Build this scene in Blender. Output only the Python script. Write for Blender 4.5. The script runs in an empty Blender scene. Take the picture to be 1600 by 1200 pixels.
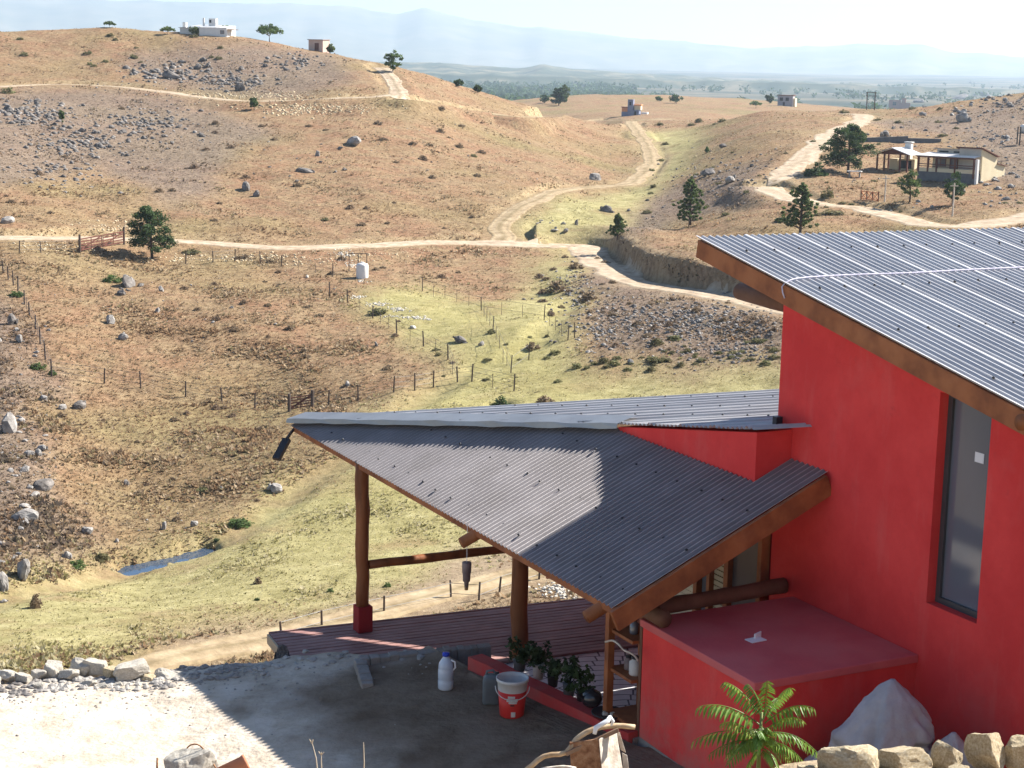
import bpy, math, random
import numpy as np
from mathutils import Vector, Matrix
R = math.radians
rnd = random.Random(7)
nrg = np.random.default_rng(11)
S = bpy.context.scene
COL = S.collection

# ------------------------------------------------------------------ camera, world, sun, exposure
FPX, PIT, ROL, YAW = 2596.0, R(10.26), R(1.2), R(-27.05)
cp, sp_ = math.cos(PIT), math.sin(PIT)
FW = np.array([0, cp, -sp_]); _dn = np.array([0, -sp_, -cp]); _rt = np.array([1., 0, 0])
RT = _rt * math.cos(ROL) - _dn * math.sin(ROL); DN = _dn * math.cos(ROL) + _rt * math.sin(ROL)
cam = bpy.data.cameras.new('camera'); camo = bpy.data.objects.new('camera', cam); COL.objects.link(camo)
cam.sensor_width = 36; cam.lens = FPX / 1600 * 36; cam.clip_start = .1; cam.clip_end = 40000
m = Matrix(((RT[0], -DN[0], -FW[0], 0), (RT[1], -DN[1], -FW[1], 0), (RT[2], -DN[2], -FW[2], 0), (0, 0, 0, 1)))
camo.matrix_world = m
S.camera = camo
SUN_EL, SUN_AZ = R(39.3), R(62.95)          # azimuth measured from +Y towards +X
wd = bpy.data.worlds.new("World"); S.world = wd; wd.use_nodes = True
nt = wd.node_tree; nt.nodes.clear()
sky = nt.nodes.new('ShaderNodeTexSky'); sky.sky_type = 'NISHITA'; sky.sun_disc = False
sky.sun_elevation = SUN_EL; sky.sun_rotation = SUN_AZ; sky.air_density = 1.0; sky.dust_density = .6; sky.ozone_density = 3.0; sky.altitude = 900
bg = nt.nodes.new('ShaderNodeBackground'); bg.inputs[1].default_value = .06
wo = nt.nodes.new('ShaderNodeOutputWorld')
nt.links.new(sky.outputs[0], bg.inputs[0]); nt.links.new(bg.outputs[0], wo.inputs[0])
sd = bpy.data.lights.new('sun', 'SUN'); sd.energy = 5.0; sd.angle = R(.5); sd.color = (1, .95, .87)
so = bpy.data.objects.new('sun', sd); COL.objects.link(so)
sv = Vector((math.sin(SUN_AZ) * math.cos(SUN_EL), math.cos(SUN_AZ) * math.cos(SUN_EL), math.sin(SUN_EL)))
so.rotation_euler = sv.to_track_quat('Z', 'Y').to_euler()
S.view_settings.view_transform = 'Standard'; S.view_settings.look = 'None'
S.view_settings.exposure = 1.5; S.view_settings.gamma = 1
S.render.engine = 'CYCLES'
S.cycles.use_denoising = True
S.cycles.max_bounces = 6; S.cycles.diffuse_bounces = 3; S.cycles.glossy_bounces = 3
S.cycles.transmission_bounces = 4; S.cycles.transparent_max_bounces = 8; S.cycles.volume_bounces = 1
S.cycles.sample_clamp_indirect = 6

# ------------------------------------------------------------------ rays and house axes
def ray(x, y): return FW + RT * ((x - 800) / FPX) + DN * ((y - 600) / FPX)
def onz(x, y, z): r = ray(x, y); return r * (z / r[2])
UA = np.array([math.sin(YAW), math.cos(YAW), 0]); VA = np.array([math.cos(YAW), -math.sin(YAW), 0]); WA = np.array([0, 0, 1.])
ORG = np.array([.9186, 13.3089, 0])
def P(a, b, z): return ORG + a * UA + b * VA + z * WA
def onplane(x, y, p, n): r = ray(x, y); return r * ((p @ n) / (r @ n))

# ------------------------------------------------------------------ materials
def lin(c):
    return tuple((v / 255 / 12.92 if v / 255 <= .04045 else ((v / 255 + .055) / 1.055) ** 2.4) for v in c) + (1,)
MC = {}
def mat(name, cols, scale=4., rough=.8, bump=.0, bscale=None, metal=0., spec=.3, detail=6., wob=.18, stretch=None, attr=None, alpha=None, trans=0., big=None, trl=0.):
    """cols: list of linear rgb; noise mixes them; big = (scale, rgb, amount) adds large stains"""
    if name in MC: return MC[name]
    M = bpy.data.materials.new(name); M.use_nodes = True; n = M.node_tree; N = n.nodes; L = n.links
    b = N['Principled BSDF']; b.inputs['Roughness'].default_value = rough; b.inputs['Metallic'].default_value = metal
    b.inputs['Specular IOR Level'].default_value = spec
    if 'sheet_metal' in name: b.inputs['Sheen Weight'].default_value = 1.0; b.inputs['Sheen Roughness'].default_value = .4; b.inputs['Sheen Tint'].default_value = (1, .955, .95, 1)
    tc = N.new('ShaderNodeTexCoord'); src = tc.outputs['Object']
    if stretch:
        mp = N.new('ShaderNodeMapping'); mp.inputs['Scale'].default_value = stretch; L.new(src, mp.inputs[0]); src = mp.outputs[0]
    nz = N.new('ShaderNodeTexNoise'); nz.inputs['Scale'].default_value = scale; nz.inputs['Detail'].default_value = detail
    nz.inputs['Roughness'].default_value = .62; L.new(src, nz.inputs['Vector'])
    rp = N.new('ShaderNodeValToRGB'); L.new(nz.outputs['Fac'], rp.inputs[0])
    e = rp.color_ramp.elements; k = len(cols)
    if k == 1: cols = [tuple(c * .82 for c in cols[0]), tuple(min(1, c * 1.14) for c in cols[0])]; k = 2
    while len(e) < k: e.new(.5)
    for i, c in enumerate(cols):
        e[i].position = .5 + (i / (k - 1) - .5) * 2 * wob; e[i].color = tuple(c[:3]) + (1,)
    out = rp.outputs[0]
    if attr:
        at = N.new('ShaderNodeAttribute'); at.attribute_name = attr
        mx = N.new('ShaderNodeMix'); mx.data_type = 'RGBA'; mx.blend_type = 'MULTIPLY'; mx.inputs[0].default_value = 1
        L.new(out, mx.inputs[6]); L.new(at.outputs['Color'], mx.inputs[7]); out = mx.outputs[2]
    if big:
        n2 = N.new('ShaderNodeTexNoise'); n2.inputs['Scale'].default_value = big[0]; n2.inputs['Detail'].default_value = 4; L.new(src, n2.inputs['Vector'])
        r2 = N.new('ShaderNodeValToRGB'); r2.color_ramp.elements[0].position = .42; r2.color_ramp.elements[1].position = .68; L.new(n2.outputs['Fac'], r2.inputs[0])
        ml = N.new('ShaderNodeMath'); ml.operation = 'MULTIPLY'; ml.inputs[1].default_value = big[2]; L.new(r2.outputs[0], ml.inputs[0])
        mx = N.new('ShaderNodeMix'); mx.data_type = 'RGBA'; L.new(ml.outputs[0], mx.inputs[0]); L.new(out, mx.inputs[6]); mx.inputs[7].default_value = tuple(big[1][:3]) + (1,); out = mx.outputs[2]
    L.new(out, b.inputs['Base Color'])
    if trl:
        tl = N.new('ShaderNodeBsdfTranslucent'); ms = N.new('ShaderNodeMixShader'); ms.inputs[0].default_value = trl; L.new(out, tl.inputs[0]); L.new(b.outputs[0], ms.inputs[1]); L.new(tl.outputs[0], ms.inputs[2]); L.new(ms.outputs[0], N['Material Output'].inputs[0])
    if bump:
        n3 = N.new('ShaderNodeTexNoise'); n3.inputs['Scale'].default_value = bscale or scale * 3; n3.inputs['Detail'].default_value = 8; L.new(src, n3.inputs['Vector'])
        bp = N.new('ShaderNodeBump'); bp.inputs['Strength'].default_value = 1; bp.inputs['Distance'].default_value = bump
        L.new(n3.outputs['Fac'], bp.inputs['Height']); L.new(bp.outputs[0], b.inputs['Normal'])
    if trans: b.inputs['Transmission Weight'].default_value = trans
    MC[name] = M; return M

def red_wall():
    M = bpy.data.materials.new('red_render'); M.use_nodes = True; N = M.node_tree.nodes; L = M.node_tree.links; b = N['Principled BSDF']; b.inputs['Roughness'].default_value = .9; b.inputs['Specular IOR Level'].default_value = .2
    tc = N.new('ShaderNodeTexCoord')
    def nz(sc, det, st=None):
        v = tc.outputs['Object']
        if st: mp = N.new('ShaderNodeMapping'); mp.inputs['Scale'].default_value = st; L.new(v, mp.inputs[0]); v = mp.outputs[0]
        n = N.new('ShaderNodeTexNoise'); n.inputs['Scale'].default_value = sc; n.inputs['Detail'].default_value = det; n.inputs['Roughness'].default_value = .65; L.new(v, n.inputs['Vector']); return n.outputs['Fac']
    def rp(f, p0, p1, v1=1.):
        r = N.new('ShaderNodeMapRange'); r.inputs[1].default_value = p0; r.inputs[2].default_value = p1; r.inputs[4].default_value = v1; r.clamp = True; L.new(f, r.inputs[0]); return r.outputs[0]
    def mx(f, a, c):
        x = N.new('ShaderNodeMix'); x.data_type = 'RGBA'; L.new(f, x.inputs[0])
        (L.new(a, x.inputs[6]) if hasattr(a, 'links') else setattr(x.inputs[6], 'default_value', a)); x.inputs[7].default_value = c; return x.outputs[2]
    c = mx(rp(nz(1.3, 6), .4, .62), (.70, .052, .050, 1), (.80, .072, .066, 1))
    c = mx(rp(nz(3.2, 6, (1, 1, .22)), .52, .75, .5), c, (.74, .15, .13, 1))
    c = mx(rp(nz(9, 8), .60, .76, .5), c, (.55, .055, .055, 1))
    c = mx(rp(nz(.6, 5), .55, .72, .45), c, (.72, .16, .14, 1))
    sz = N.new('ShaderNodeSeparateXYZ'); L.new(tc.outputs['Object'], sz.inputs[0]); ml = N.new('ShaderNodeMath'); ml.operation = 'MULTIPLY'; L.new(rp(sz.outputs[2], 1.5, .5), ml.inputs[0]); L.new(rp(nz(4, 6), .35, .65, .7), ml.inputs[1])
    c = mx(ml.outputs[0], c, (.42, .22, .18, 1))
    L.new(c, b.inputs['Base Color'])
    bp = N.new('ShaderNodeBump'); bp.inputs['Distance'].default_value = .008; L.new(nz(14, 9), bp.inputs['Height']); L.new(bp.outputs[0], b.inputs['Normal']); MC['red_render'] = M; return M
red = red_wall()
redtop = mat('red_cement_top', [(.55, .10, .105), (.64, .125, .125)], 2.5, .8, .003, 30, big=(1.2, (.62, .19, .18), .6))
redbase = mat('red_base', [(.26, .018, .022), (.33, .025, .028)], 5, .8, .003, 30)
sheet = mat('grey_sheet_metal', [(.30, .278, .28), (.37, .345, .345)], 1.3, .8, 0, metal=1., spec=.5, big=(2.2, (.23, .21, .205), .5))
sheetb = mat('pale_sheet_metal', [(.46, .44, .43), (.56, .545, .53)], 1.3, .45, 0, metal=.6, spec=.5)
flash = mat('flashing_metal', [(.27, .255, .25), (.35, .335, .33)], 2, .42, 0, metal=.8, spec=.5)
darkm = mat('dark_metal', [(.03, .03, .035), (.05, .05, .055)], 4, .45, 0, metal=.2)
timber = mat('orange_timber', [(.20, .065, .026), (.36, .125, .045), (.40, .15, .06)], 2.2, .6, .002, 20, stretch=(1, 1, 1), big=(5., (.12, .035, .016), .5))
logm = mat('varnished_log', [(.16, .055, .02), (.29, .10, .035), (.34, .13, .05)], 5, .55, .006, 14, stretch=(1, 1, .22), big=(3., (.09, .03, .014), .6))
logend = mat('log_end', [(.36, .17, .07), (.48, .26, .12)], 18, .7)
oldlog = mat('dull_log', [(.13, .06, .035), (.2, .1, .06)], 5, .7, .006, 14)
deckm = mat('deck_boards', [(.27, .145, .13), (.34, .19, .17), (.40, .235, .21)], 3, .7, .002, 30, big=(2., (.19, .10, .09), .4))
paver = mat('grey_paving', [(.36, .36, .37), (.46, .46, .46)], 5, .8, .002, 30)
grout = mat('dark_grout', [(.14, .14, .15), (.18, .18, .19)], 6, .9)
concrete = mat('concrete', [(.22, .20, .18), (.32, .295, .27)], 6, .95, .012, 25)
glassd = mat('window_glass', [(.12, .135, .165), (.15, .165, .20)], .5, .1, 0, spec=.9)
alum = mat('window_aluminium', [(.07, .075, .08), (.09, .095, .10)], 3, .4, 0, metal=.3)
white = mat('white_plaster', [(.68, .66, .62), (.78, .76, .72)], 1.2, .85)
paper = mat('white_paper', [(.78, .78, .78), (.84, .84, .84)], 4, .8)
cream = mat('cream_plaster', [(.62, .52, .34), (.70, .60, .40)], 1., .85)
brick = mat('red_brick', [(.30, .12, .08), (.40, .19, .12)], 3, .9)
pinkp = mat('pink_plaster', [(.50, .36, .30), (.58, .43, .36)], 1, .9)
slate = mat('blue_grey_plaster', [(.16, .18, .26), (.20, .22, .31)], 1, .85)
oran = mat('orange_plaster', [(.60, .24, .10), (.68, .30, .14)], 1, .85)
dgrey = mat('dark_stone_base', [(.10, .10, .105), (.15, .15, .15)], 2, .9, .02, 6)
brownw = mat('brown_stained_wood', [(.10, .035, .025), (.16, .06, .04)], 3, .7)
darkin = mat('dark_opening', [(.012, .012, .014), (.02, .02, .022)], 2, .6)
postm = mat('fence_post_wood', [(.07, .05, .04), (.13, .095, .075)], 3, .9)
wirem = mat('fence_wire', [(.10, .10, .10), (.14, .14, .14)], 3, .6, metal=.6)
rockm = mat('lichen_rock', [(.15, .135, .125), (.28, .26, .24), (.42, .395, .36)], 1.1, .95, .05, 5, wob=.16)
rockd = mat('dark_outcrop_rock', [(.075, .066, .06), (.155, .138, .125), (.26, .235, .215)], .9, .95, .08, 4, wob=.16)
rocky = mat('tan_stone', [(.38, .29, .17), (.56, .46, .30), (.66, .58, .42)], 9, .9, .008, 40, big=(6., (.30, .20, .11), .5))
rockw = mat('white_stone', [(.36, .32, .27), (.50, .46, .39), (.60, .56, .50)], 9, .9, .008, 40)
barkm = mat('bark', [(.06, .04, .028), (.12, .08, .055)], 6, .95, .02, 8)
leafd = mat('pine_needles', [(.028, .052, .02), (.055, .092, .03), (.085, .12, .042)], 1.4, .8, attr='tint', trl=.35)
potleaf = mat('pot_plant_leaves', [(.018, .035, .014), (.04, .065, .022), (.065, .09, .035)], 3, .7, attr='tint')
leafm = mat('green_leaves', [(.05, .085, .024), (.09, .135, .04), (.13, .17, .055)], 1.4, .8, attr='tint', trl=.4)
leafl = mat('pale_green_leaves', [(.09, .13, .04), (.15, .19, .065)], 1.4, .8, attr='tint', trl=.4)
bushm = mat('dry_bush_twigs', [(.19, .135, .085), (.29, .215, .14)], 2, .9, attr='tint', trl=.3)
bushg = mat('olive_bush_leaves', [(.13, .125, .055), (.21, .195, .09)], 2, .9, attr='tint', trl=.3)
plastic = mat('clear_blue_plastic', [(.50, .58, .68), (.58, .66, .76)], 5, .25, 0, spec=.5)
bluecap = mat('blue_plastic', [(.02, .05, .45), (.03, .07, .55)], 5, .4)
greyplas = mat('grey_plastic', [(.10, .125, .14), (.14, .165, .18)], 6, .5)
redplas = mat('red_plastic', [(.55, .03, .025), (.66, .04, .035)], 6, .45)
whiteplas = mat('white_plastic', [(.52, .52, .50), (.64, .64, .62)], 5, .5)
sackm = mat('pale_woven_sack', [(.31, .30, .32), (.42, .405, .43)], 6, .85, .006, 30)
ropem = mat('lilac_rope', [(.55, .50, .62), (.75, .72, .80)], 60, .8)
clay = mat('terracotta', [(.45, .17, .09), (.58, .25, .14)], 8, .8, .002, 60)
rustw = mat('rust_brown_board', [(.16, .07, .035), (.30, .15, .075), (.42, .26, .15)], 28, .9, .004, 60)
palew = mat('weathered_pale_wood', [(.42, .34, .26), (.62, .55, .46), (.72, .66, .58)], 14, .9, .003, 60, big=(18., (.30, .20, .14), .5))
tapm = mat('tea_brown_plastic', [(.16, .12, .12), (.25, .2, .2)], 8, .4)

# ------------------------------------------------------------------ mesh helpers
class MB:
    def __init__(s): s.v = []; s.f = []; s.m = []
    def add(s, v, f, mi=0):
        o = len(s.v); s.v += [tuple(map(float, p)) for p in v]; s.f += [tuple(i + o for i in q) for q in f]; s.m += [mi] * len(f); return s
    def hexa(s, p, mi=0):     # p: 8 points, bottom 4 then top 4
        return s.add(p, [(3, 2, 1, 0), (4, 5, 6, 7), (0, 1, 5, 4), (1, 2, 6, 5), (2, 3, 7, 6), (3, 0, 4, 7)], mi)
    def ubox(s, a0, a1, b0, b1, z0, z1, mi=0):
        return s.hexa([P(a0, b0, z0), P(a1, b0, z0), P(a1, b1, z0), P(a0, b1, z0), P(a0, b0, z1), P(a1, b0, z1), P(a1, b1, z1), P(a0, b1, z1)], mi)
    def box(s, c, sz, rz=0, mi=0):
        c = np.array(c, float); x = np.array([math.cos(rz), math.sin(rz), 0]) * sz[0] / 2; y = np.array([-math.sin(rz), math.cos(rz), 0]) * sz[1] / 2; z = WA * sz[2] / 2
        return s.hexa([c - x - y - z, c + x - y - z, c + x + y - z, c - x + y - z, c - x - y + z, c + x - y + z, c + x + y + z, c - x + y + z], mi)
    def beam(s, p, q, w, h, up=(0, 0, 1), mi=0):
        p = np.array(p, float); q = np.array(q, float); d = (q - p) / np.linalg.norm(q - p); sd_ = np.cross(d, up); sd_ /= np.linalg.norm(sd_); u_ = np.cross(sd_, d)
        A = sd_ * w / 2; B = u_ * h / 2
        return s.hexa([p - A - B, p + A - B, q + A - B, q - A - B, p - A + B, p + A + B, q + A + B, q - A + B], mi)
    def tube(s, pts, rad, n=8, cap=True, mi=0, jit=0.):
        pts = [np.array(p, float) for p in pts]; rad = rad if hasattr(rad, '__len__') else [rad] * len(pts)
        V = []; F = []
        ref = np.array([0, 0, 1.]) if abs((pts[-1] - pts[0])[2]) < .9 * np.linalg.norm(pts[-1] - pts[0]) else np.array([1., 0, 0])
        for i, p in enumerate(pts):
            d = pts[min(i + 1, len(pts) - 1)] - pts[max(i - 1, 0)]; d /= np.linalg.norm(d)
            x = np.cross(d, ref); x /= np.linalg.norm(x); y = np.cross(d, x)
            for k in range(n):
                t = 2 * math.pi * k / n; r = rad[i] * (1 + jit * rnd.uniform(-1, 1)); V.append(p + (x * math.cos(t) + y * math.sin(t)) * r)
        for i in range(len(pts) - 1):
            for k in range(n):
                F.append((i * n + k, i * n + (k + 1) % n, (i + 1) * n + (k + 1) % n, (i + 1) * n + k))
        if cap: F.append(tuple(range(n))[::-1]); F.append(tuple((len(pts) - 1) * n + k for k in range(n)))
        return s.add(V, F, mi)
    def lathe(s, c, prof, n=20, mi=0, ax=None):
        c = np.array(c, float); V = []; F = []
        for r, z in prof:
            for k in range(n):
                t = 2 * math.pi * k / n; V.append(c + np.array([r * math.cos(t), r * math.sin(t), z]))
        for i in range(len(prof) - 1):
            for k in range(n): F.append((i * n + k, i * n + (k + 1) % n, (i + 1) * n + (k + 1) % n, (i + 1) * n + k))
        F.append(tuple(range(n))[::-1]); F.append(tuple((len(prof) - 1) * n + k for k in range(n)))
        return s.add(V, F, mi)
OFF = {}
def meshobj(name, V, F, mats, parent=None, smooth=False, mi=None, off=None):
    if off is None: off = OFF.get(parent.name, np.zeros(3)) if parent is not None else np.zeros(3)
    V = np.asarray(V, float).reshape(-1, 3) - off
    me = bpy.data.meshes.new(name); me.from_pydata(V.tolist(), [], F)
    for mm in (mats if isinstance(mats, (list, tuple)) else [mats]): me.materials.append(mm)
    if mi is not None and any(mi): me.polygons.foreach_set('material_index', mi)
    if smooth: me.polygons.foreach_set('use_smooth', [True] * len(me.polygons))
    me.update()
    o = bpy.data.objects.new(name, me); COL.objects.link(o)
    if parent is not None: o.parent = parent; OFF[o.name] = off
    else:
        o.location = tuple(off); OFF[o.name] = off
    return o
def build(mb, name, mats, parent=None, smooth=False, off=None, bev=0):
    o = meshobj(name, mb.v, mb.f, mats, parent, smooth, mb.m, off)
    if bev:
        md = o.modifiers.new('bevel', 'BEVEL'); md.width = bev; md.segments = 2; md.limit_method = 'ANGLE'
    return o
def tag(o, label, cat, group=None):
    o['label'] = label; o['category'] = cat
    if group: o['group'] = group
    return o
def kind(o, k): o['kind'] = k; return o
def thing(name, label, cat, loc, group=None):
    o = bpy.data.objects.new(name, None); COL.objects.link(o); o.location = tuple(map(float, loc)); OFF[o.name] = np.array(loc, float); o.empty_display_size = .3
    return tag(o, label, cat, group)
def fastmesh(name, V, F, mat_, tint=None, parent=None, smooth=False, off=None):
    """V (n,3), F (m,3|4) numpy"""
    V = np.asarray(V, np.float64); F = np.asarray(F, np.int32)
    if off is None: off = OFF.get(parent.name, np.zeros(3)) if parent is not None else np.zeros(3)
    V = V - off
    me = bpy.data.meshes.new(name); k = F.shape[1]
    me.vertices.add(len(V)); me.vertices.foreach_set('co', V.astype(np.float32).ravel())
    me.loops.add(F.size); me.loops.foreach_set('vertex_index', F.ravel())
    me.polygons.add(len(F)); me.polygons.foreach_set('loop_start', np.arange(0, F.size, k, dtype=np.int32)); me.polygons.foreach_set('loop_total', np.full(len(F), k, np.int32))
    if smooth: me.polygons.foreach_set('use_smooth', np.ones(len(F), bool))
    me.materials.append(mat_)
    me.update(calc_edges=True); me.validate()
    if tint is not None:
        for nm, c in (tint if isinstance(tint, list) else [('tint', tint)]):
            a = me.color_attributes.new(nm, 'FLOAT_COLOR', 'POINT'); cc = np.ones((len(V), 4), np.float32); cc[:, :c.shape[1]] = c; a.data.foreach_set('color', cc.ravel())
    o = bpy.data.objects.new(name, me); COL.objects.link(o)
    if parent is not None: o.parent = parent; OFF[o.name] = off
    else: o.location = tuple(off); OFF[o.name] = off
    return o

# ------------------------------------------------------------------ value noise (numpy)
_perm = nrg.random((256, 256))
def vnoise(x, y):
    xi = np.floor(x).astype(int); yi = np.floor(y).astype(int); fx = x - xi; fy = y - yi
    fx = fx * fx * (3 - 2 * fx); fy = fy * fy * (3 - 2 * fy)
    g = lambda i, j: _perm[i & 255, j & 255]
    return (g(xi, yi) * (1 - fx) + g(xi + 1, yi) * fx) * (1 - fy) + (g(xi, yi + 1) * (1 - fx) + g(xi + 1, yi + 1) * fx) * fy - .5
def fbm(x, y, o=4):
    r = 0; a = 1
    for i in range(o): r = r + a * vnoise(x + 17.3 * i, y - 9.1 * i); x = x * 2.03; y = y * 2.03; a *= .5
    return r

# ------------------------------------------------------------------ the terrain: valley and hills (polar height grid about the viewpoint)
def dep(x, y):
    r = ray(x, y); return math.atan2(r[0], r[1]), -r[2] / math.hypot(r[0], r[1])
near = [(8, -7.6), (14, -7.9), (22, -10.2), (30, -13.5), (44, -18.2)]
COLS = {
 0: [(1040, 56), (990, 63), (935, 71), (860, 79), (760, 90), (650, 105), (560, 120), (480, 135), (420, 150), (372, 163), (300, 190), (240, 216), (185, 248), (140, 282), (95, 312), (52, 338)],
 200: [(1045, 56), (960, 66), (882, 80), (820, 87), (720, 99), (600, 117), (520, 131), (440, 149), (382, 168), (310, 194), (240, 225), (180, 258), (135, 287), (90, 315), (47, 340)],
 400: [(1015, 58), (930, 68), (815, 85), (740, 94), (630, 112), (540, 128), (460, 146), (388, 169), (320, 194), (250, 224), (170, 268), (120, 298), (60, 338)],
 600: [(970, 62), (850, 76), (740, 91), (660, 102), (600, 113), (520, 131), (450, 149), (385, 172), (320, 196), (250, 228), (162, 270), (130, 290), (98, 318)],
 800: [(950, 63), (800, 81), (700, 93), (610, 108), (560, 118), (480, 140), (430, 157), (380, 178), (330, 200), (280, 228), (220, 268), (158, 335)],
 1000: [(920, 65), (800, 80), (650, 98), (590, 107), (540, 118), (470, 137), (430, 152), (395, 168), (340, 200), (300, 232), (260, 272), (220, 318), (188, 375)],
 1200: [(900, 66), (760, 83), (620, 101), (580, 107), (530, 116), (480, 128), (450, 143), (400, 153), (340, 172), (290, 198), (240, 232), (200, 275), (176, 330)],
 1400: [(900, 66), (720, 86), (580, 104), (480, 126), (400, 147), (360, 169), (320, 184), (285, 203), (240, 234), (200, 280), (171, 345)],
 1600: [(900, 66), (720, 86), (580, 102), (480, 122), (400, 145), (350, 168), (310, 188), (280, 205), (220, 246), (180, 290), (141, 345)]}
FARP = {0: [(372, 6.5), (430, 0), (520, -14), (640, -18)], 200: [(376, 6.5), (430, 0), (520, -14), (640, -18)], 400: [(370, 6), (430, -2), (520, -14), (640, -18)],
 600: [(346, 2), (380, -2), (440, -12), (560, -18)], 800: [(375, -10), (420, -13.5), (500, -14), (600, -10), (740, -7.5), (860, -12)], 1000: [(420, -9.3), (520, -8.5), (640, -6.2), (740, -3.6), (860, -9)],
 1200: [(360, -6.6), (420, -9), (520, -10), (660, -6.2), (740, -5.6), (860, -12)], 1400: [(365, -6), (420, -9), (520, -11), (640, -9), (760, -9)], 1600: [(365, .2), (410, -1.5), (520, -9), (640, -10), (760, -11)]}
FAR = {0: [(1000, -20), (1600, -18), (2600, -10), (4200, 12), (7000, 60), (9600, 110)]}
def pchip(xs, ys, x):
    xs = np.array(xs, float); ys = np.array(ys, float); h = np.diff(xs); dl = np.diff(ys) / h
    mm = np.zeros(len(xs)); mm[0] = dl[0]; mm[-1] = dl[-1]
    for i in range(1, len(xs) - 1):
        if dl[i - 1] * dl[i] > 0: w1 = 2 * h[i] + h[i - 1]; w2 = h[i] + 2 * h[i - 1]; mm[i] = (w1 + w2) / (w1 / dl[i - 1] + w2 / dl[i])
    k = np.clip(np.searchsorted(xs, x) - 1, 0, len(xs) - 2); t = np.clip((x - xs[k]) / h[k], 0, 1)
    return (2 * t**3 - 3 * t**2 + 1) * ys[k] + (t**3 - 2 * t**2 + t) * h[k] * mm[k] + (-2 * t**3 + 3 * t**2) * ys[k + 1] + (t**3 - t**2) * h[k] * mm[k + 1]
D = np.concatenate([np.arange(8, 50, 1.5), np.arange(50, 235, .55), np.arange(235, 400, .95), np.geomspace(400, 800, 90), np.geomspace(812, 9700, 90)])
keyx = sorted(COLS); kaz = []; kprof = []
for x in keyx:
    pts = list(near); az = None
    for y, d in COLS[x]:
        a, t = dep(x, y); pts.append((d, -t * d)); az = a if y < 500 and az is None else az
    pts += FARP[x] + FAR[0]
    kaz.append(az); kprof.append(pchip([p[0] for p in pts], [p[1] for p in pts], D))
kaz = np.array(kaz); kprof = np.array(kprof)
AZL = np.concatenate([np.linspace(R(-62), R(-20.2), 60), np.arange(R(-20), R(20), R(.058)), np.linspace(R(20.2), R(62), 60)])
Z = np.empty((len(AZL), len(D)))
# smooth (Catmull) interpolation across azimuth, per distance ring
def cat(az):
    azc = np.clip(az, kaz[0], kaz[-1]); k = np.clip(np.searchsorted(kaz, azc) - 1, 0, len(kaz) - 2)
    t = (azc - kaz[k]) / (kaz[k + 1] - kaz[k]); k0 = max(k - 1, 0); k3 = min(k + 2, len(kaz) - 1)
    p0, p1, p2, p3 = kprof[k0], kprof[k], kprof[k + 1], kprof[k3]
    return p1 + .5 * t * (p2 - p0 + t * (2 * p0 - 5 * p1 + 4 * p2 - p3 + t * (3 * (p1 - p2) + p3 - p0)))
for i, a in enumerate(AZL): Z[i] = cat(a)
GX = np.sin(AZL)[:, None] * D[None]; GY = np.cos(AZL)[:, None] * D[None]
def sm(e0, e1, x): t = np.clip((x - e0) / (e1 - e0), 0, 1); return t * t * (3 - 2 * t)
amp = sm(40, 110, D) * (1 - sm(700, 1500, D) * .4)
Z += (fbm(GX / 26, GY / 26, 3) * 1.1 + fbm(GX / 7, GY / 7, 3) * .42) * amp[None]
Z += (sm(900, 2500, D) * 6)[None] * fbm(GX / 600, GY / 600, 3)
def hfun(az, d):
    i = np.clip(np.searchsorted(AZL, az) - 1, 0, len(AZL) - 2); j = np.clip(np.searchsorted(D, d) - 1, 0, len(D) - 2)
    s = (az - AZL[i]) / (AZL[i + 1] - AZL[i]); t = (d - D[j]) / (D[j + 1] - D[j])
    return (Z[i, j] * (1 - s) + Z[i + 1, j] * s) * (1 - t) + (Z[i, j + 1] * (1 - s) + Z[i + 1, j + 1] * s) * t
def hxy(x, y): return hfun(np.arctan2(x, y), np.hypot(x, y))
def hit(x, y, dmin=50):
    az, t = dep(x, y); dd = D[D >= dmin]; zz = hfun(np.full(len(dd), az), dd); g = zz + t * dd
    k = int(np.argmax(g > 0)); k = k if g[k] > 0 else int(np.argmax(g[dd < 900]))
    if k > 0 and g[k] > 0 and g[k] != g[k - 1]: d = dd[k - 1] + (dd[k] - dd[k - 1]) * (-g[k - 1]) / (g[k] - g[k - 1])
    else: d = dd[k]
    return np.array([math.sin(az) * d, math.cos(az) * d, float(hfun(az, d))])
def hits(L, dmin=50): return [hit(x, y, dmin) for x, y in L]
def resample(pts, step):
    pts = np.array(pts); n = len(pts); out = []
    ext = np.vstack([2 * pts[0] - pts[1], pts, 2 * pts[-1] - pts[-2]])
    for i in range(n - 1):
        p0, p1, p2, p3 = ext[i:i + 4]; k = max(2, int(np.linalg.norm(p2 - p1) / step))
        for t in np.arange(k) / k: out.append(p1 + .5 * t * (p2 - p0 + t * (2 * p0 - 5 * p1 + 4 * p2 - p3 + t * (3 * (p1 - p2) + p3 - p0))))
    out.append(pts[-1]); return np.array(out)
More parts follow.
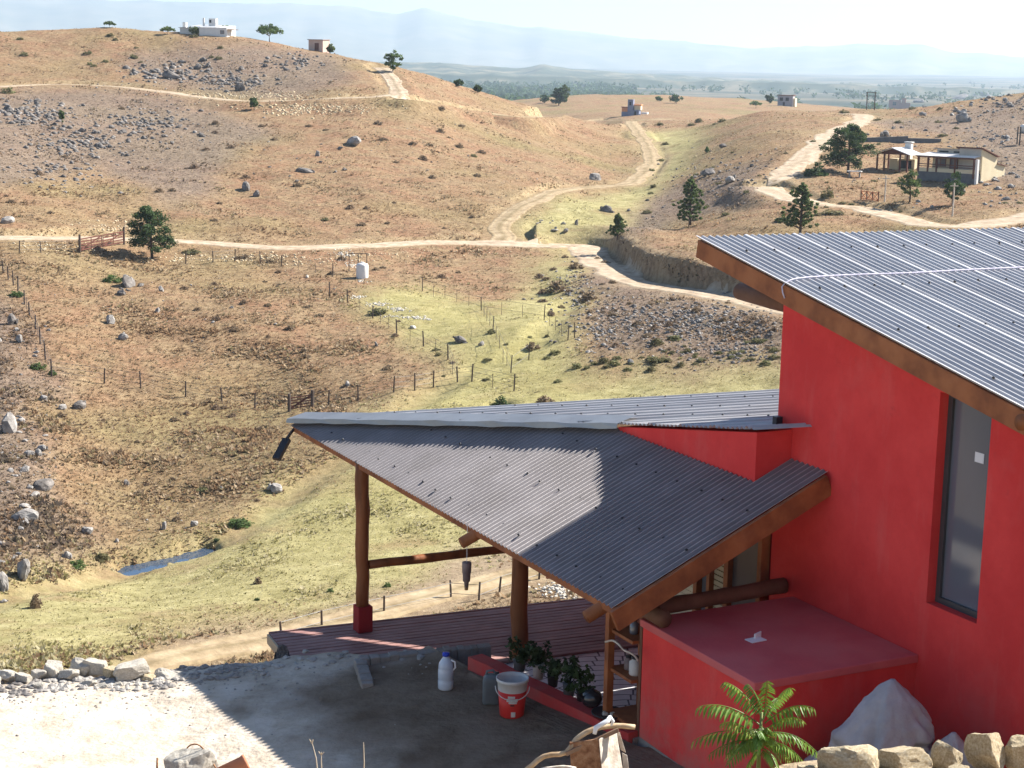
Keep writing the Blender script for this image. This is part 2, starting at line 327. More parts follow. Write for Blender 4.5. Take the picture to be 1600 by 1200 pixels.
ROADS = [  # pixels on the photo's ground give the line of the road on the hillside; width, bank width
 ('main', [(-120, 371), (0, 369), (80, 373), (160, 372), (300, 380), (420, 389), (480, 388), (560, 384), (640, 381), (720, 378), (800, 384), (860, 386), (905, 386), (925, 398), (945, 418), (985, 440), (1040, 452), (1120, 464), (1220, 484), (1330, 505)], 4.2, 5.5),
 ('upper', [(-100, 140), (0, 136), (90, 131), (190, 136), (300, 150), (380, 161), (440, 159), (520, 153), (590, 151), (625, 152)], 4.0, 5.5),
 ('spur', [(625, 154), (620, 140), (612, 125), (600, 110), (592, 103)], 3.4, 3.0),
 ('ridge', [(625, 153), (700, 168), (760, 178), (840, 184), (920, 189), (990, 188), (1050, 186)], 3.0, 4.0),
 ('valley', [(785, 380), (783, 355), (800, 332), (840, 310), (880, 297), (940, 294), (985, 286), (1010, 265), (1020, 245), (1008, 222), (992, 200), (985, 190)], 3.2, 2.0),
 ('hill', [(1200, 285), (1218, 278), (1245, 255), (1275, 228), (1310, 205), (1345, 190), (1350, 180), (1320, 178)], 4.0, 3.0),
 ('lower', [(1195, 290), (1240, 312), (1290, 322), (1345, 326), (1400, 340), (1450, 354), (1500, 358), (1560, 350), (1620, 334), (1700, 318)], 4.5, 4.0),
 ('track', [(200, 1052), (260, 1032), (320, 1018), (420, 1001), (500, 983), (600, 957), (700, 930), (800, 905), (900, 880), (1010, 850)], 2.2, 1.6)]
NROAD = {}
mask_soil = np.zeros_like(Z); roaddist = np.full(Z.shape, 99.)
for nm, px, w, bank in ROADS:
    c = hits(px, 50 if nm != 'ridge' else 250)
    c = resample(c, 1.2)
    zz = c[:, 2].copy(); ker = np.ones(15) / 15; zp = np.pad(zz, 7, mode='edge'); c[:, 2] = np.convolve(zp, ker, 'valid')
    NROAD[nm] = (c, w)
    x0, y0 = c[:, :2].min(0) - 14; x1, y1 = c[:, :2].max(0) + 14
    sel = np.argwhere((GX > x0) & (GX < x1) & (GY > y0) & (GY < y1))
    gx = GX[sel[:, 0], sel[:, 1]]; gy = GY[sel[:, 0], sel[:, 1]]
    dm = np.full(len(sel), 1e9); kz = np.zeros(len(sel))
    for k0 in range(0, len(c), 1):
        dd = (gx - c[k0, 0])**2 + (gy - c[k0, 1])**2; u_ = dd < dm; dm[u_] = dd[u_]; kz[u_] = c[k0, 2]
    dm = np.sqrt(dm); ok = dm < w / 2 + bank + 1
    sel = sel[ok]; dm = dm[ok]; kz = kz[ok]
    zz = Z[sel[:, 0], sel[:, 1]]
    t = sm(w / 2 + .4, w / 2 + bank, dm); cut = 1 - sm(w / 2 + .25, w / 2 + 1.3, dm)
    nz = np.where(zz > kz, kz + (zz - kz) * np.maximum(t, 1 - cut) ** .8, kz + (zz - kz) * t)
    Z[sel[:, 0], sel[:, 1]] = nz
    soil = np.clip((zz - kz) * .9 + .25, 0, 1) * (1 - sm(w / 2 + .9, w / 2 + 2.4, dm))
    mask_soil[sel[:, 0], sel[:, 1]] = np.maximum(mask_soil[sel[:, 0], sel[:, 1]], soil)
    roaddist[sel[:, 0], sel[:, 1]] = np.minimum(roaddist[sel[:, 0], sel[:, 1]], dm - w / 2)
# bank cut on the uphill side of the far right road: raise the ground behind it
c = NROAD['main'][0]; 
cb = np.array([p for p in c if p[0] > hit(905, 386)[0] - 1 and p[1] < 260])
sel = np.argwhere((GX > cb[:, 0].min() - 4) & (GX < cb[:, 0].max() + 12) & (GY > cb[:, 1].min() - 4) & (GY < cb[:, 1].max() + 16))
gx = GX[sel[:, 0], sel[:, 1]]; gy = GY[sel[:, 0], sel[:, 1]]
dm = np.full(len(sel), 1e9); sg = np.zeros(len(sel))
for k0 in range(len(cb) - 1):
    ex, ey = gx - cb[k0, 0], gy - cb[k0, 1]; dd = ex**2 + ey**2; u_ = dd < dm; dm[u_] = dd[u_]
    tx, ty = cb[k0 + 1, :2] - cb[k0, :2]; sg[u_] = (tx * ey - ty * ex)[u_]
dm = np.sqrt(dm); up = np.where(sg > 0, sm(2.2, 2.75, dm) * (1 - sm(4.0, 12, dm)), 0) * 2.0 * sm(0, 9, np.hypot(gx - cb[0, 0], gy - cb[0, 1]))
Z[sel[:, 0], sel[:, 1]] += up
mask_soil[sel[:, 0], sel[:, 1]] = np.maximum(mask_soil[sel[:, 0], sel[:, 1]], np.where(sg > 0, (dm > 2.2) & (dm < 3.0), 0) * .0); BANKSHADE = (sel, np.where((sg > 0) & (dm > 2.0) & (dm < 3.4), 1., 0.))
# creek: shallow channel
creek = resample(hits([(-80, 960), (0, 930), (100, 905), (190, 886), (262, 866), (330, 845), (420, 792), (490, 740), (570, 690), (640, 632), (720, 580), (790, 556), (850, 520), (890, 470)]), 1.2)
x0, y0 = creek[:, :2].min(0) - 6; x1, y1 = creek[:, :2].max(0) + 6
sel = np.argwhere((GX > x0) & (GX < x1) & (GY > y0) & (GY < y1)); gx = GX[sel[:, 0], sel[:, 1]]; gy = GY[sel[:, 0], sel[:, 1]]
dm = np.full(len(sel), 1e9)
for p in creek: dm = np.minimum(dm, (gx - p[0])**2 + (gy - p[1])**2)
dm = np.sqrt(dm); Z[sel[:, 0], sel[:, 1]] -= .45 * (1 - sm(.3, 2.2, dm)); creekd = np.full(Z.shape, 99.); creekd[sel[:, 0], sel[:, 1]] = dm
PONDS = [[(188, 884), (205, 873), (236, 868), (258, 862), (290, 851), (318, 843), (332, 846), (326, 857), (300, 866), (268, 872), (238, 879), (214, 888), (196, 889)], [(768, 638), (780, 630), (790, 631), (786, 641), (774, 643)]]
PONDW = []
for px_ in PONDS:
    hh = np.array(hits(px_)); c_ = hh.mean(0); hh2 = c_ + (hh - c_) * 1.0; lv_ = hh[:, 2].min() - .12
    sel = np.argwhere((np.abs(GX - c_[0]) < 6) & (np.abs(GY - c_[1]) < 8)); i_, j_ = sel[:, 0], sel[:, 1]
    X_ = GX[i_, j_]; Y_ = GY[i_, j_]; dm = np.full(len(sel), 1e9); Q = resample(np.vstack([hh2, hh2[:1]]), .3)
    for p in Q: dm = np.minimum(dm, np.hypot(X_ - p[0], Y_ - p[1]))
    ins = np.zeros(len(sel), bool)
    for k in range(len(Q)):
        (xa, ya), (xb, yb) = Q[k][:2], Q[(k + 1) % len(Q)][:2]
        ins ^= ((ya > Y_) != (yb > Y_)) & (X_ < (xb - xa) * (Y_ - ya) / (yb - ya + 1e-12) + xa)
    sd_ = np.where(ins, -dm, dm) + .55 * fbm(X_ * 1.1, Y_ * 1.1, 4)
    Z[i_, j_] = np.where(sd_ < 1.4, lv_ - .3 + (np.maximum(Z[i_, j_], lv_ + .05) - lv_ + .3) * sm(-.5, 1.0, sd_), Z[i_, j_]); PONDW.append((c_, lv_))
# zones of real ground cover, as outlines on the ground; painted bank shade joins the rock zone
def pip(poly, X, Y):
    ins = np.zeros(X.shape, bool); n = len(poly)
    for i in range(n):
        xa, ya = poly[i][:2]; xb, yb = poly[(i + 1) % n][:2]
        cnd = ((ya > Y) != (yb > Y)) & (X < (xb - xa) * (Y - ya) / (yb - ya + 1e-12) + xa); ins ^= cnd
    return ins
JX = GX + fbm(GX / 5, GY / 5, 4) * 5; JY = GY + fbm(GX / 5 + 40, GY / 5, 4) * 5
def zone(px): return pip([h for h in hits(px)], JX, JY).astype(float)
def blur(m_, r):
    for ax in (0, 1):
        k = np.ones(2 * r + 1) / (2 * r + 1); m_ = np.apply_along_axis(lambda a_: np.convolve(np.pad(a_, r, mode='edge'), k, 'valid'), ax, m_)
    return m_
mead = zone([(-200, 1000), (0, 925), (190, 885), (340, 842), (430, 785), (500, 735), (570, 690), (640, 628), (720, 580), (700, 560), (640, 520), (560, 465), (640, 440), (780, 470), (830, 420), (905, 400), (870, 392), (800, 360), (830, 325), (920, 310), (1000, 285), (1030, 235), (975, 205), (1075, 200), (1100, 215), (1060, 270), (1000, 320), (940, 380), (880, 420), (905, 500), (870, 560), (1000, 590), (1220, 575), (1400, 590), (1400, 800), (900, 860), (600, 935), (400, 985), (250, 1010), (0, 1060), (-200, 1100)])
yell = zone([(560, 470), (640, 440), (800, 490), (880, 500), (880, 560), (1000, 640), (800, 700), (560, 850), (400, 870), (500, 760), (620, 640), (740, 585), (640, 520)])
bare = zone([(560, 930), (700, 880), (860, 850), (1000, 820), (1000, 900), (700, 960), (420, 1030), (200, 1060), (240, 1040), (420, 985)])
rock_and_shade = zone([(-100, 150), (60, 140), (200, 140), (330, 170), (420, 215), (330, 260), (300, 330), (150, 250), (0, 300), (-100, 300)]) + zone([(180, 100), (270, 75), (400, 70), (540, 85), (540, 140), (420, 155), (330, 150), (200, 115)]) + zone([(1000, 300), (1200, 250), (1180, 330), (1060, 330), (980, 400), (920, 395)]) + zone([(900, 395), (1000, 450), (1220, 490), (1300, 560), (1220, 572), (1000, 575), (900, 550), (930, 500), (860, 430)]) + zone([(1350, 190), (1600, 150), (1700, 320), (1600, 330), (1540, 260), (1480, 210)]) + zone([(-80, 470), (40, 480), (60, 600), (110, 700), (80, 900), (-80, 900)])
rock_and_shade = np.clip(rock_and_shade, 0, 1)
rock_and_shade[BANKSHADE[0][:, 0], BANKSHADE[0][:, 1]] = np.maximum(rock_and_shade[BANKSHADE[0][:, 0], BANKSHADE[0][:, 1]], BANKSHADE[1]); mead[BANKSHADE[0][:, 0], BANKSHADE[0][:, 1]] *= 1 - BANKSHADE[1]  # road bank face coloured darker, standing in for its shadow
mead = blur(mead, 9); yell = blur(yell, 16); bare = blur(bare, 5); rock_and_shade = blur(rock_and_shade, 7)
tall = fbm(GX / 3.2, GY / 3.2, 3)
Z += np.maximum(0, fbm(GX / 1.3, GY / 1.3, 2)) * .17 * amp[None] * (1 - np.exp(-np.clip(roaddist, 0, 9) / 1.2)) * (1 - .55 * mead) * (D < 420)[None]
def ground_mat():
    M = bpy.data.materials.new('dry_hillside'); M.use_nodes = True; N = M.node_tree.nodes; L = M.node_tree.links; b = N['Principled BSDF']
    b.inputs['Roughness'].default_value = .95; b.inputs['Specular IOR Level'].default_value = .08
    g = N.new('ShaderNodeNewGeometry')
    def noise(sc, det=6, ro=.6):
        n = N.new('ShaderNodeTexNoise'); n.inputs['Scale'].default_value = sc; n.inputs['Detail'].default_value = det; n.inputs['Roughness'].default_value = ro; L.new(g.outputs['Position'], n.inputs['Vector']); return n.outputs['Fac']
    def ramp(f, ps):
        r = N.new('ShaderNodeValToRGB'); e = r.color_ramp.elements
        while len(e) < len(ps): e.new(.5)
        for i, (p_, c_) in enumerate(ps): e[i].position = p_; e[i].color = tuple(c_) + (1,)
        L.new(f, r.inputs[0]); return r.outputs[0]
    def mix(f, a, c_, bl='MIX'):
        x = N.new('ShaderNodeMix'); x.data_type = 'RGBA'; x.blend_type = bl
        (L.new(f, x.inputs[0]) if not isinstance(f, float) else setattr(x.inputs[0], 'default_value', f)); L.new(a, x.inputs[6]); L.new(c_, x.inputs[7]); return x.outputs[2]
    def math_(op, a, c_):
        x = N.new('ShaderNodeMath'); x.operation = op; x.use_clamp = True
        for i, q in enumerate((a, c_)):
            (L.new(q, x.inputs[i]) if not isinstance(q, float) else setattr(x.inputs[i], 'default_value', q))
        return x.outputs[0]
    fine = noise(1.6, 8, .7); mid = noise(.28, 6); big = noise(.035, 5)
    grass = ramp(fine, [(.26, (.09, .058, .034)), (.42, (.205, .138, .08)), (.58, (.285, .20, .112)), (.75, (.40, .30, .19))])
    rust = ramp(fine, [(.28, (.10, .055, .032)), (.5, (.235, .135, .078)), (.7, (.33, .21, .125))])
    olive = ramp(fine, [(.28, (.075, .062, .026)), (.5, (.20, .16, .075)), (.7, (.30, .25, .125))])
    c = mix(ramp(mid, [(.42, (0, 0, 0)), (.62, (1, 1, 1))]), grass, rust)
    c = mix(ramp(big, [(.50, (0, 0, 0)), (.64, (.75, .75, .75))]), c, olive)
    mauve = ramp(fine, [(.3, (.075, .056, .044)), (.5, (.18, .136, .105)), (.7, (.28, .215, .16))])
    green = ramp(noise(.9, 8, .7), [(.28, (.15, .13, .05)), (.45, (.28, .245, .11)), (.6, (.37, .325, .16)), (.74, (.47, .42, .25))])
    gold = ramp(noise(1.1, 8, .7), [(.28, (.155, .135, .05)), (.46, (.29, .255, .10)), (.62, (.385, .335, .15)), (.76, (.49, .43, .25))])
    bare_ = ramp(fine, [(.3, (.17, .12, .08)), (.5, (.28, .205, .14)), (.7, (.37, .29, .20))])
    soil = ramp(noise(.8, 8, .7), [(.3, (.15, .10, .055)), (.5, (.32, .235, .13)), (.7, (.44, .35, .22))])
    at = N.new('ShaderNodeAttribute'); at.attribute_name = 'zone'; sx = N.new('ShaderNodeSeparateColor'); L.new(at.outputs['Color'], sx.inputs[0])
    a2 = N.new('ShaderNodeAttribute'); a2.attribute_name = 'zone2'; s2 = N.new('ShaderNodeSeparateColor'); L.new(a2.outputs['Color'], s2.inputs[0])
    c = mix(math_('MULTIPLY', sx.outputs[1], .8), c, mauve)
    c = mix(math_('MULTIPLY', sx.outputs[0], math_('ADD', ramp(noise(.16, 6), [(.38, (0, 0, 0)), (.56, (1, 1, 1))]), .42)), c, green)
    c = mix(math_('MULTIPLY', s2.outputs[1], math_('ADD', mid, .2)), c, gold)
    c = mix(math_('MULTIPLY', sx.outputs[2], .85), c, bare_)
    c = mix(s2.outputs[0], c, soil)
    far = ramp(noise(.004, 8, .65), [(.38, (.03, .045, .03)), (.5, (.09, .085, .055)), (.66, (.22, .18, .12))])
    c = mix(s2.outputs[2], c, far)
    L.new(c, b.inputs['Base Color'])
    bp = N.new('ShaderNodeBump'); bp.inputs['Distance'].default_value = .18; bp.inputs['Strength'].default_value = .9; L.new(noise(2.2, 8, .75), bp.inputs['Height']); L.new(bp.outputs[0], b.inputs['Normal'])
    return M
nA, nD = Z.shape
idx = np.arange(nA * nD).reshape(nA, nD)
FQ = np.stack([idx[:-1, :-1], idx[1:, :-1], idx[1:, 1:], idx[:-1, 1:]], -1).reshape(-1, 4)[:, ::-1]
farm = np.broadcast_to(sm(650, 1100, D)[None], Z.shape)
z1 = np.stack([mead, rock_and_shade * (1 - mead), bare], -1).reshape(-1, 3); z2 = np.stack([mask_soil, yell * mead, farm], -1).reshape(-1, 3)
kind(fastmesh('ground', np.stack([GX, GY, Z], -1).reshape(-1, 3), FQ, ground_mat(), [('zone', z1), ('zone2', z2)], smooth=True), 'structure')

# dirt roads lie on the carved ground
roadm = mat('pale_dirt_road', [(.27, .205, .14), (.40, .32, .225), (.49, .41, .30)], .9, .95, .05, 3, spec=.05, attr='tint')
trackm = mat('valley_track_grass', [(.23, .175, .10), (.33, .255, .155), (.41, .33, .21)], .9, .95, .05, 3, spec=.05, attr='tint')
for nm, (c, w) in NROAD.items():
    V = []; F = []; TT = []; nx = 13; rut = .30 if nm in ('valley', 'spur', 'upper', 'track') else .10
    for i in range(len(c)):
        t = c[min(i + 1, len(c) - 1)] - c[max(i - 1, 0)]; t = np.array([t[0], t[1], 0]); t /= np.linalg.norm(t); n_ = np.array([-t[1], t[0], 0])
        wl = w / 2 * (1 + .5 * fbm(np.array([i * .33 + hash(nm) % 7]), np.array([3.]), 3)[0]); wr = w / 2 * (1 + .5 * fbm(np.array([i * .33 + 50]), np.array([9.]), 3)[0])
        for k in range(nx):
            s = -wl + (wl + wr) * k / (nx - 1); q = c[i] + n_ * s
            e = abs(k - (nx - 1) / 2) / ((nx - 1) / 2); g_ = 1 - rut * max(0, 1 - abs(e) / .3) - .35 * sm(.75, 1., np.array(e)) + .5 * fbm(np.array([i * .21 + k * 3.]), np.array([k * .9]), 3)[0] * .3; TT.append((g_, g_ * (1 - .02), g_ * (1 - .06 * (1 - g_) * 4)))
            V.append((q[0], q[1], float(hxy(q[0], q[1])) + (.10 if e < .95 else -.12) - (.05 if .4 < e < .7 else 0)))
    for i in range(len(c) - 1):
        for k in range(nx - 1): F.append((i * nx + k, i * nx + k + 1, (i + 1) * nx + k + 1, (i + 1) * nx + k))
    kind(fastmesh('dirt_road', V, np.array(F), trackm if nm in ('valley', 'ridge', 'track') else roadm, np.array(TT, float), smooth=True), 'structure')

# mountains far beyond the plain
def mountain(dist, sky_px, depth, rough, col, nm):
    xs = np.array([p[0] for p in sky_px]); V = []; rows = 9; A = np.linspace(R(-34), R(34), 420)
    azk = np.array([dep(p[0], p[1])[0] for p in sky_px]); tk = np.array([-dep(p[0], p[1])[1] for p in sky_px])
    top = np.interp(A, azk, tk) * dist + fbm(A * 60, A * 0 + 3.3, 4) * rough
    for j in range(rows):
        f = j / (rows - 1); dd = dist - depth * (1 - f)
        base = 8.; h = base + (top - base) * f ** 1.25 + fbm(A * 70, A * 0 + j * .8, 4) * rough * 1.6 * math.sin(math.pi * f)
        V.append(np.stack([np.sin(A) * dd, np.cos(A) * dd, h - 60 * (j == 0)], -1))
    for f in (.5, 0.):
        V.append(np.stack([np.sin(A) * (dist + 500 * (1 - f)), np.cos(A) * (dist + 500 * (1 - f)), top * f - 20 * (1 - f)], -1))
    V = np.array(V); nr, na = V.shape[:2]; ix = np.arange(nr * na).reshape(nr, na)
    F = np.stack([ix[:-1, :-1], ix[:-1, 1:], ix[1:, 1:], ix[1:, :-1]], -1).reshape(-1, 4)
    return kind(fastmesh(nm, V.reshape(-1, 3), F, col, smooth=True), 'structure')
mtm = mat('mountain_scrub', [(.10, .11, .08), (.20, .18, .13)], .004, .95)
mountain(9200, [(-600, -10), (0, -4), (200, 2), (420, 6), (540, 9), (620, 22), (662, 12), (700, 24), (740, 31), (860, 45), (960, 56), (1080, 66), (1180, 76), (1280, 74), (1340, 68), (1440, 71), (1490, 80), (1600, 88), (2200, 110)], 2600, 16, mtm, 'mountains')
wdm = mat('wooded_hill', [(.022, .04, .024), (.05, .065, .038), (.17, .15, .10)], .012, .95, wob=.13)
mountain(3900, [(-600, 92), (600, 96), (640, 97), (720, 101), (800, 104), (850, 102), (900, 109), (1000, 114), (1080, 119), (1200, 128), (1330, 131), (1480, 141), (1600, 150), (2200, 165)], 1100, 7, wdm, 'hills')

# haze over the whole valley
hb = MB(); hb.box((0, 4600, 190), (14400, 10600, 500)); ho = build(hb, 'haze', []); kind(ho, 'stuff')
hm = bpy.data.materials.new('haze_air'); hm.use_nodes = True; hn = hm.node_tree; hn.nodes.clear()
pv = hn.nodes.new('ShaderNodeVolumePrincipled'); pv.inputs['Color'].default_value = (.56, .71, .88, 1); pv.inputs['Density'].default_value = .00012; pv.inputs['Anisotropy'].default_value = .25
hq = hn.nodes.new('ShaderNodeOutputMaterial'); hn.links.new(pv.outputs[0], hq.inputs['Volume']); ho.data.materials.append(hm)
# ================================================================== THE RED HOUSE
HE, SL = -4.25, .4524                      # verandah eave height and slope
def vz(b): return HE + SL * b              # verandah roof height
def tz(a): return -1.39 + .1935 * (a - 1.68)   # tower roof height
house = thing('red_house', 'red rendered house with corrugated metal roofs and an open log verandah', 'house', P(0, 2.1, -6.3))
# tower wall with its window opening
mb = MB(); WA0, WA1, WZ0, WZ1 = -1.38, -1.97, -4.10, -2.35; AE, AN, BB = .76, -4.2, 7.6
av = [AE, WA0, WA1, AN]
for i in range(3):
    zs = [(-6.6, -6.6), (WZ0, WZ0), (WZ1, WZ1), (tz(av[i]) - .12, tz(av[i + 1]) - .12)]
    for j in range(3):
        if i == 1 and j == 1: continue
        mb.add([P(av[i], 2.1, zs[j][0]), P(av[i + 1], 2.1, zs[j][1]), P(av[i + 1], 2.1, zs[j + 1][1]), P(av[i], 2.1, zs[j + 1][0])], [(0, 1, 2, 3)])
r0, r1 = 2.1, 2.26
c4 = [(WA0, WZ0), (WA1, WZ0), (WA1, WZ1), (WA0, WZ1)]
for i in range(4):
    (a0, z0), (a1, z1) = c4[i], c4[(i + 1) % 4]
    mb.add([P(a0, r0, z0), P(a1, r0, z1), P(a1, r1, z1), P(a0, r1, z0)], [(3, 2, 1, 0)])
mb.add([P(AE, 2.1, -6.6), P(AE, BB, -6.6), P(AE, BB, tz(AE) - .12), P(AE, 2.1, tz(AE) - .12)], [(3, 2, 1, 0)])
mb.add([P(AN, 2.1, -6.6), P(AN, BB, -6.6), P(AN, BB, tz(AN) - .12), P(AN, 2.1, tz(AN) - .12)], [(0, 1, 2, 3)])
mb.add([P(AE, BB, -6.6), P(AN, BB, -6.6), P(AN, BB, tz(AN) - .12), P(AE, BB, tz(AE) - .12)], [(3, 2, 1, 0)])
build(mb, 'wall', red, house)
# window
win = MB(); fw = .05
win.ubox(WA0 - fw, WA0, r1 - .07, r1 - .012, WZ0, WZ1).ubox(WA1, WA1 + fw, r1 - .07, r1 - .012, WZ0, WZ1).ubox(WA1 + fw, WA0 - fw, r1 - .07, r1 - .012, WZ1 - fw, WZ1).ubox(WA1 + fw, WA0 - fw, r1 - .07, r1 - .012, WZ0, WZ0 + fw)
wo_ = build(win, 'window', alum, house)
build(MB().ubox(WA1 + fw - .004, WA0 - fw + .004, r1 - .045, r1 - .032, WZ0 + fw - .004, WZ1 - fw + .004), 'pane', glassd, wo_)
build(MB().ubox(-1.80, -1.70, r1 - .05, r1 - .047, -2.86, -2.78), 'sticker', paper, wo_)
build(MB().ubox(WA1, WA0, r1 - .012, r1 + .02, WZ0 - .02, WZ1 + .02), 'reveal_back', darkin, wo_)
# corrugated sheets
def wave(x, pitch=.076, amp=.011, lap=None):
    y = amp * math.cos(2 * math.pi * x / pitch)
    if lap:
        q = (x % lap) / lap
        if q < .045: y = amp
    return y
def sheetmesh(name, rows, mat_, parent, screws=()):
    """rows: list of (p0, p1[, p2..]) along the corrugation; consecutive rows make quads"""
    k = len(rows[0]); V = np.array(rows).reshape(-1, 3); n = len(rows); ix = np.arange(n * k).reshape(n, k)
    F = np.stack([ix[:-1, :-1], ix[1:, :-1], ix[1:, 1:], ix[:-1, 1:]], -1).reshape(-1, 4)
    mb = MB(); mb.v = V.tolist(); mb.f = F.tolist(); mb.m = [0] * len(F)
    for q in screws:
        q = np.array(q); mb.lathe(q - WA * .004, [(.013, 0), (.013, .008), (.006, .016)], 6, 1)
    return build(mb, name, [mat_, darkm], parent, smooth=False)
rows = []; b = 1.74
nrm = np.cross(UA + .1935 * WA, VA); nrm = nrm / np.linalg.norm(nrm) * (1 if np.cross(UA + .1935 * WA, VA)[2] > 0 else -1)
while b < 8.2:
    h = wave(b - 1.74, .08, .0145, .56)
    rows.append([P(a, b, tz(a)) + nrm * h for a in (1.70, -4.5)]); b += .0095
scr = [P(a + rnd.uniform(-.03, .03), 1.74 + .076 * k, tz(a)) + nrm * .013 for a in (1.2, .1, -1.0, -2.1, -3.2) for k in range(3, 84, 4)]
roof = sheetmesh('tower_roof', rows, sheetb, house, scr)
mb = MB().beam(P(1.69, 1.775, tz(1.69) - .105), P(-4.5, 1.775, tz(-4.5) - .105), .045, .17)
build(mb, 'fascia_board', timber, roof, bev=.006)
build(MB().beam(P(1.66, 1.80, tz(1.66) - .10), P(1.66, 8.1, tz(1.66) - .10), .045, .13), 'end_board', timber, roof)
mb = MB().tube([P(.5, 2.2, -1.93), P(1.05, 2.19, -1.92), P(1.57, 2.18, -1.90)], [.085, .085, .08], 14)
build(mb, 'ridge_log', oldlog, roof, True)
mb = MB().tube([P(-2.72, 1.66, -2.31), P(-2.72, 2.2, -2.31)], .06, 12); build(mb, 'purlin_log', logm, roof, True)
mb = MB()
for aa in (1.2, .2, -.8, -1.8, -2.8, -3.8): mb.beam(P(aa, 1.82, tz(aa) - .06), P(aa, 8, tz(aa) - .06), .05, .07)
build(mb, 'batten', timber, roof)
# verandah roof
EA, EG = np.array([8.06, -.03]), np.array([2.9, 1.70])
def bmax(a):
    if a < .53: return 2.095
    if a < 2.9: return 1.70
    t = (a - 2.9) / (8.06 - 2.9); return 1.70 + (-.03 - 1.70) * t + .06
rows = []; a = -.03; vn = np.cross(UA, VA + SL * WA); vn = vn / np.linalg.norm(vn) * (1 if vn[2] > 0 else -1)
while a < 8.0:
    h = wave(a + .03, .076, .012); bm = max(bmax(a), -.0)
    rows.append([P(a, b_, vz(b_)) + vn * h for b_ in (-.06, -.06 + (bm + .06) * .5, bm)]); a += .0095
scr = [P(-.03 + .076 * k + rnd.uniform(-.02, .02), bb + rnd.uniform(-.03, .03), vz(bb)) + vn * .013 for bb in (.12, .75, 1.38) for k in range(2, 100, 5) if bmax(-.03 + .076 * k) > bb + .12]
vroof = sheetmesh('verandah_roof', rows, sheet, house, scr)
build(MB().beam(P(-.03, -.02, HE - .06), P(7.95, -.02, HE - .06), .035, .075), 'eave_board', timber, vroof)
build(MB().beam(P(-.05, -.06, vz(-.06) - .105), P(-.05, 2.09, vz(2.09) - .105), .045, .19, up=tuple(vn)), 'fascia_board', timber, vroof, bev=.005)
for aa, bb in ((.24, 2.0), (2.72, 1.6)):
    mb = MB().tube([P(aa, -.16, vz(-.16) - .10), P(aa, bb, vz(bb) - .12)], .058, 12, jit=.04); build(mb, 'rafter_log', logm, vroof, True)
mb = MB().tube([P(6.6, .5, vz(.5) - .14), P(4, .5, vz(.5) - .14), P(.1, .5, vz(.5) - .14)], .055, 10); build(mb, 'eave_log', logm, vroof, True)
# ridge flashing over the joint of the two roofs
e0, e1 = P(7.98, -.11, -4.185), P(2.84, 1.635, -3.385); ed = e1 - e0; ed /= np.linalg.norm(ed); on = np.cross(ed, WA); on /= np.linalg.norm(on); on = on * (1 if on @ VA < 0 else -1)
mb = MB(); N_ = 24
for i in range(N_ + 1):
    p = e0 + (e1 - e0) * i / N_; wv = .006 * math.sin(i * 1.7) + .004 * rnd.uniform(-1, 1)
    mb.v += [tuple(p - on * .30 + WA * .045), tuple(p + WA * (.0 + wv) + on * .0), tuple(p - WA * (.055 + wv) + on * .012), tuple(p - WA * (.055 + wv) - on * .03)]
for i in range(N_):
    for k in range(3): mb.f.append((i * 4 + k, (i + 1) * 4 + k, (i + 1) * 4 + k + 1, i * 4 + k + 1)); mb.m.append(0)
build(mb, 'ridge_flashing', flash, house)
build(MB().beam(P(7.86, -.06, -4.30), P(7.78, -.20, -4.42), .02, .03, mi=0).beam(P(7.80, -.17, -4.41), P(7.66, -.36, -4.62), .10, .05), 'gutter_end', darkm, house)
# back roof: sheets running off towards the far corner
fd = P(4.25, 4.64, -3.5) - P(8.06, -.05, -4.22); base = []
gA, gG, gH = P(8.0, -.05, -4.2), P(2.9, 1.66, -3.40), P(.50, 1.66, -2.985)
def along(p, q, step):
    n = int(np.linalg.norm(q - p) / step); return [p + (q - p) * i / n for i in range(n)]
bl = along(gA, gG, .0105) + along(gG, gH, .0095)
rows = []; sdist = 0
for i, p in enumerate(bl):
    a0 = (p - ORG) @ UA; t = min(1., max(.02, (a0 - .78) / 3.81)) if a0 > 1.08 else .085
    sdist = i * .0098; hh = WA * (wave(sdist, .076, .011) + (.012 if (sdist % .57) < .08 else 0)); rows.append([p + hh, p + fd * t + hh])
broof = sheetmesh('back_roof', rows, sheetb, house, [bl[k] + fd * f_ + WA * .02 for k in range(20, 700, 37) for f_ in (.2, .45, .75) if f_ < (((bl[k] - ORG) @ UA) - .9) / 3.81])
# unseen far slope, added behind the back roof's ridge to shade the deck
pA_, pF_ = P(7.7, .39, -4.165), P(4.3, 4.58, -3.52); rows = []; nf = (.776 * UA + .63 * VA) * 1.25 - WA * .72; k_ = 0
for p in along(pA_, pF_, .019):
    k_ += 1; hh = WA * (.010 * math.cos(k_ * math.pi / 2)); rows.append([p + hh, p + nf + hh])
sheetmesh('back_roof', rows, sheetb, house)
# parapet
mb = MB(); t0, t1 = P(.53, 1.71, -3.03), P(2.9, 1.71, -3.45)
mb.hexa([P(2.95, 1.71, -3.75), P(.53, 1.71, -3.75), P(.53, 2.095, -3.75), P(2.95, 2.095, -3.75), P(2.95, 1.71, -3.45), P(.53, 1.71, -3.03), P(.53, 2.095, -3.03), P(2.95, 2.095, -3.45)])
build(mb, 'parapet_wall', red, house)
build(MB().ubox(.63, .69, 1.99, 2.06, -3.01, -2.93), 'vent_block', darkm, house)
# body under the back roof
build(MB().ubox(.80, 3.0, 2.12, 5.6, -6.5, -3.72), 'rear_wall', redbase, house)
build(MB().ubox(3.02, 6.0, 3.5, 3.68, -6.5, -4.45), 'unseen_wing_wall', red, house)  # second wall is unseen, read from the deck's shade and added to cast it
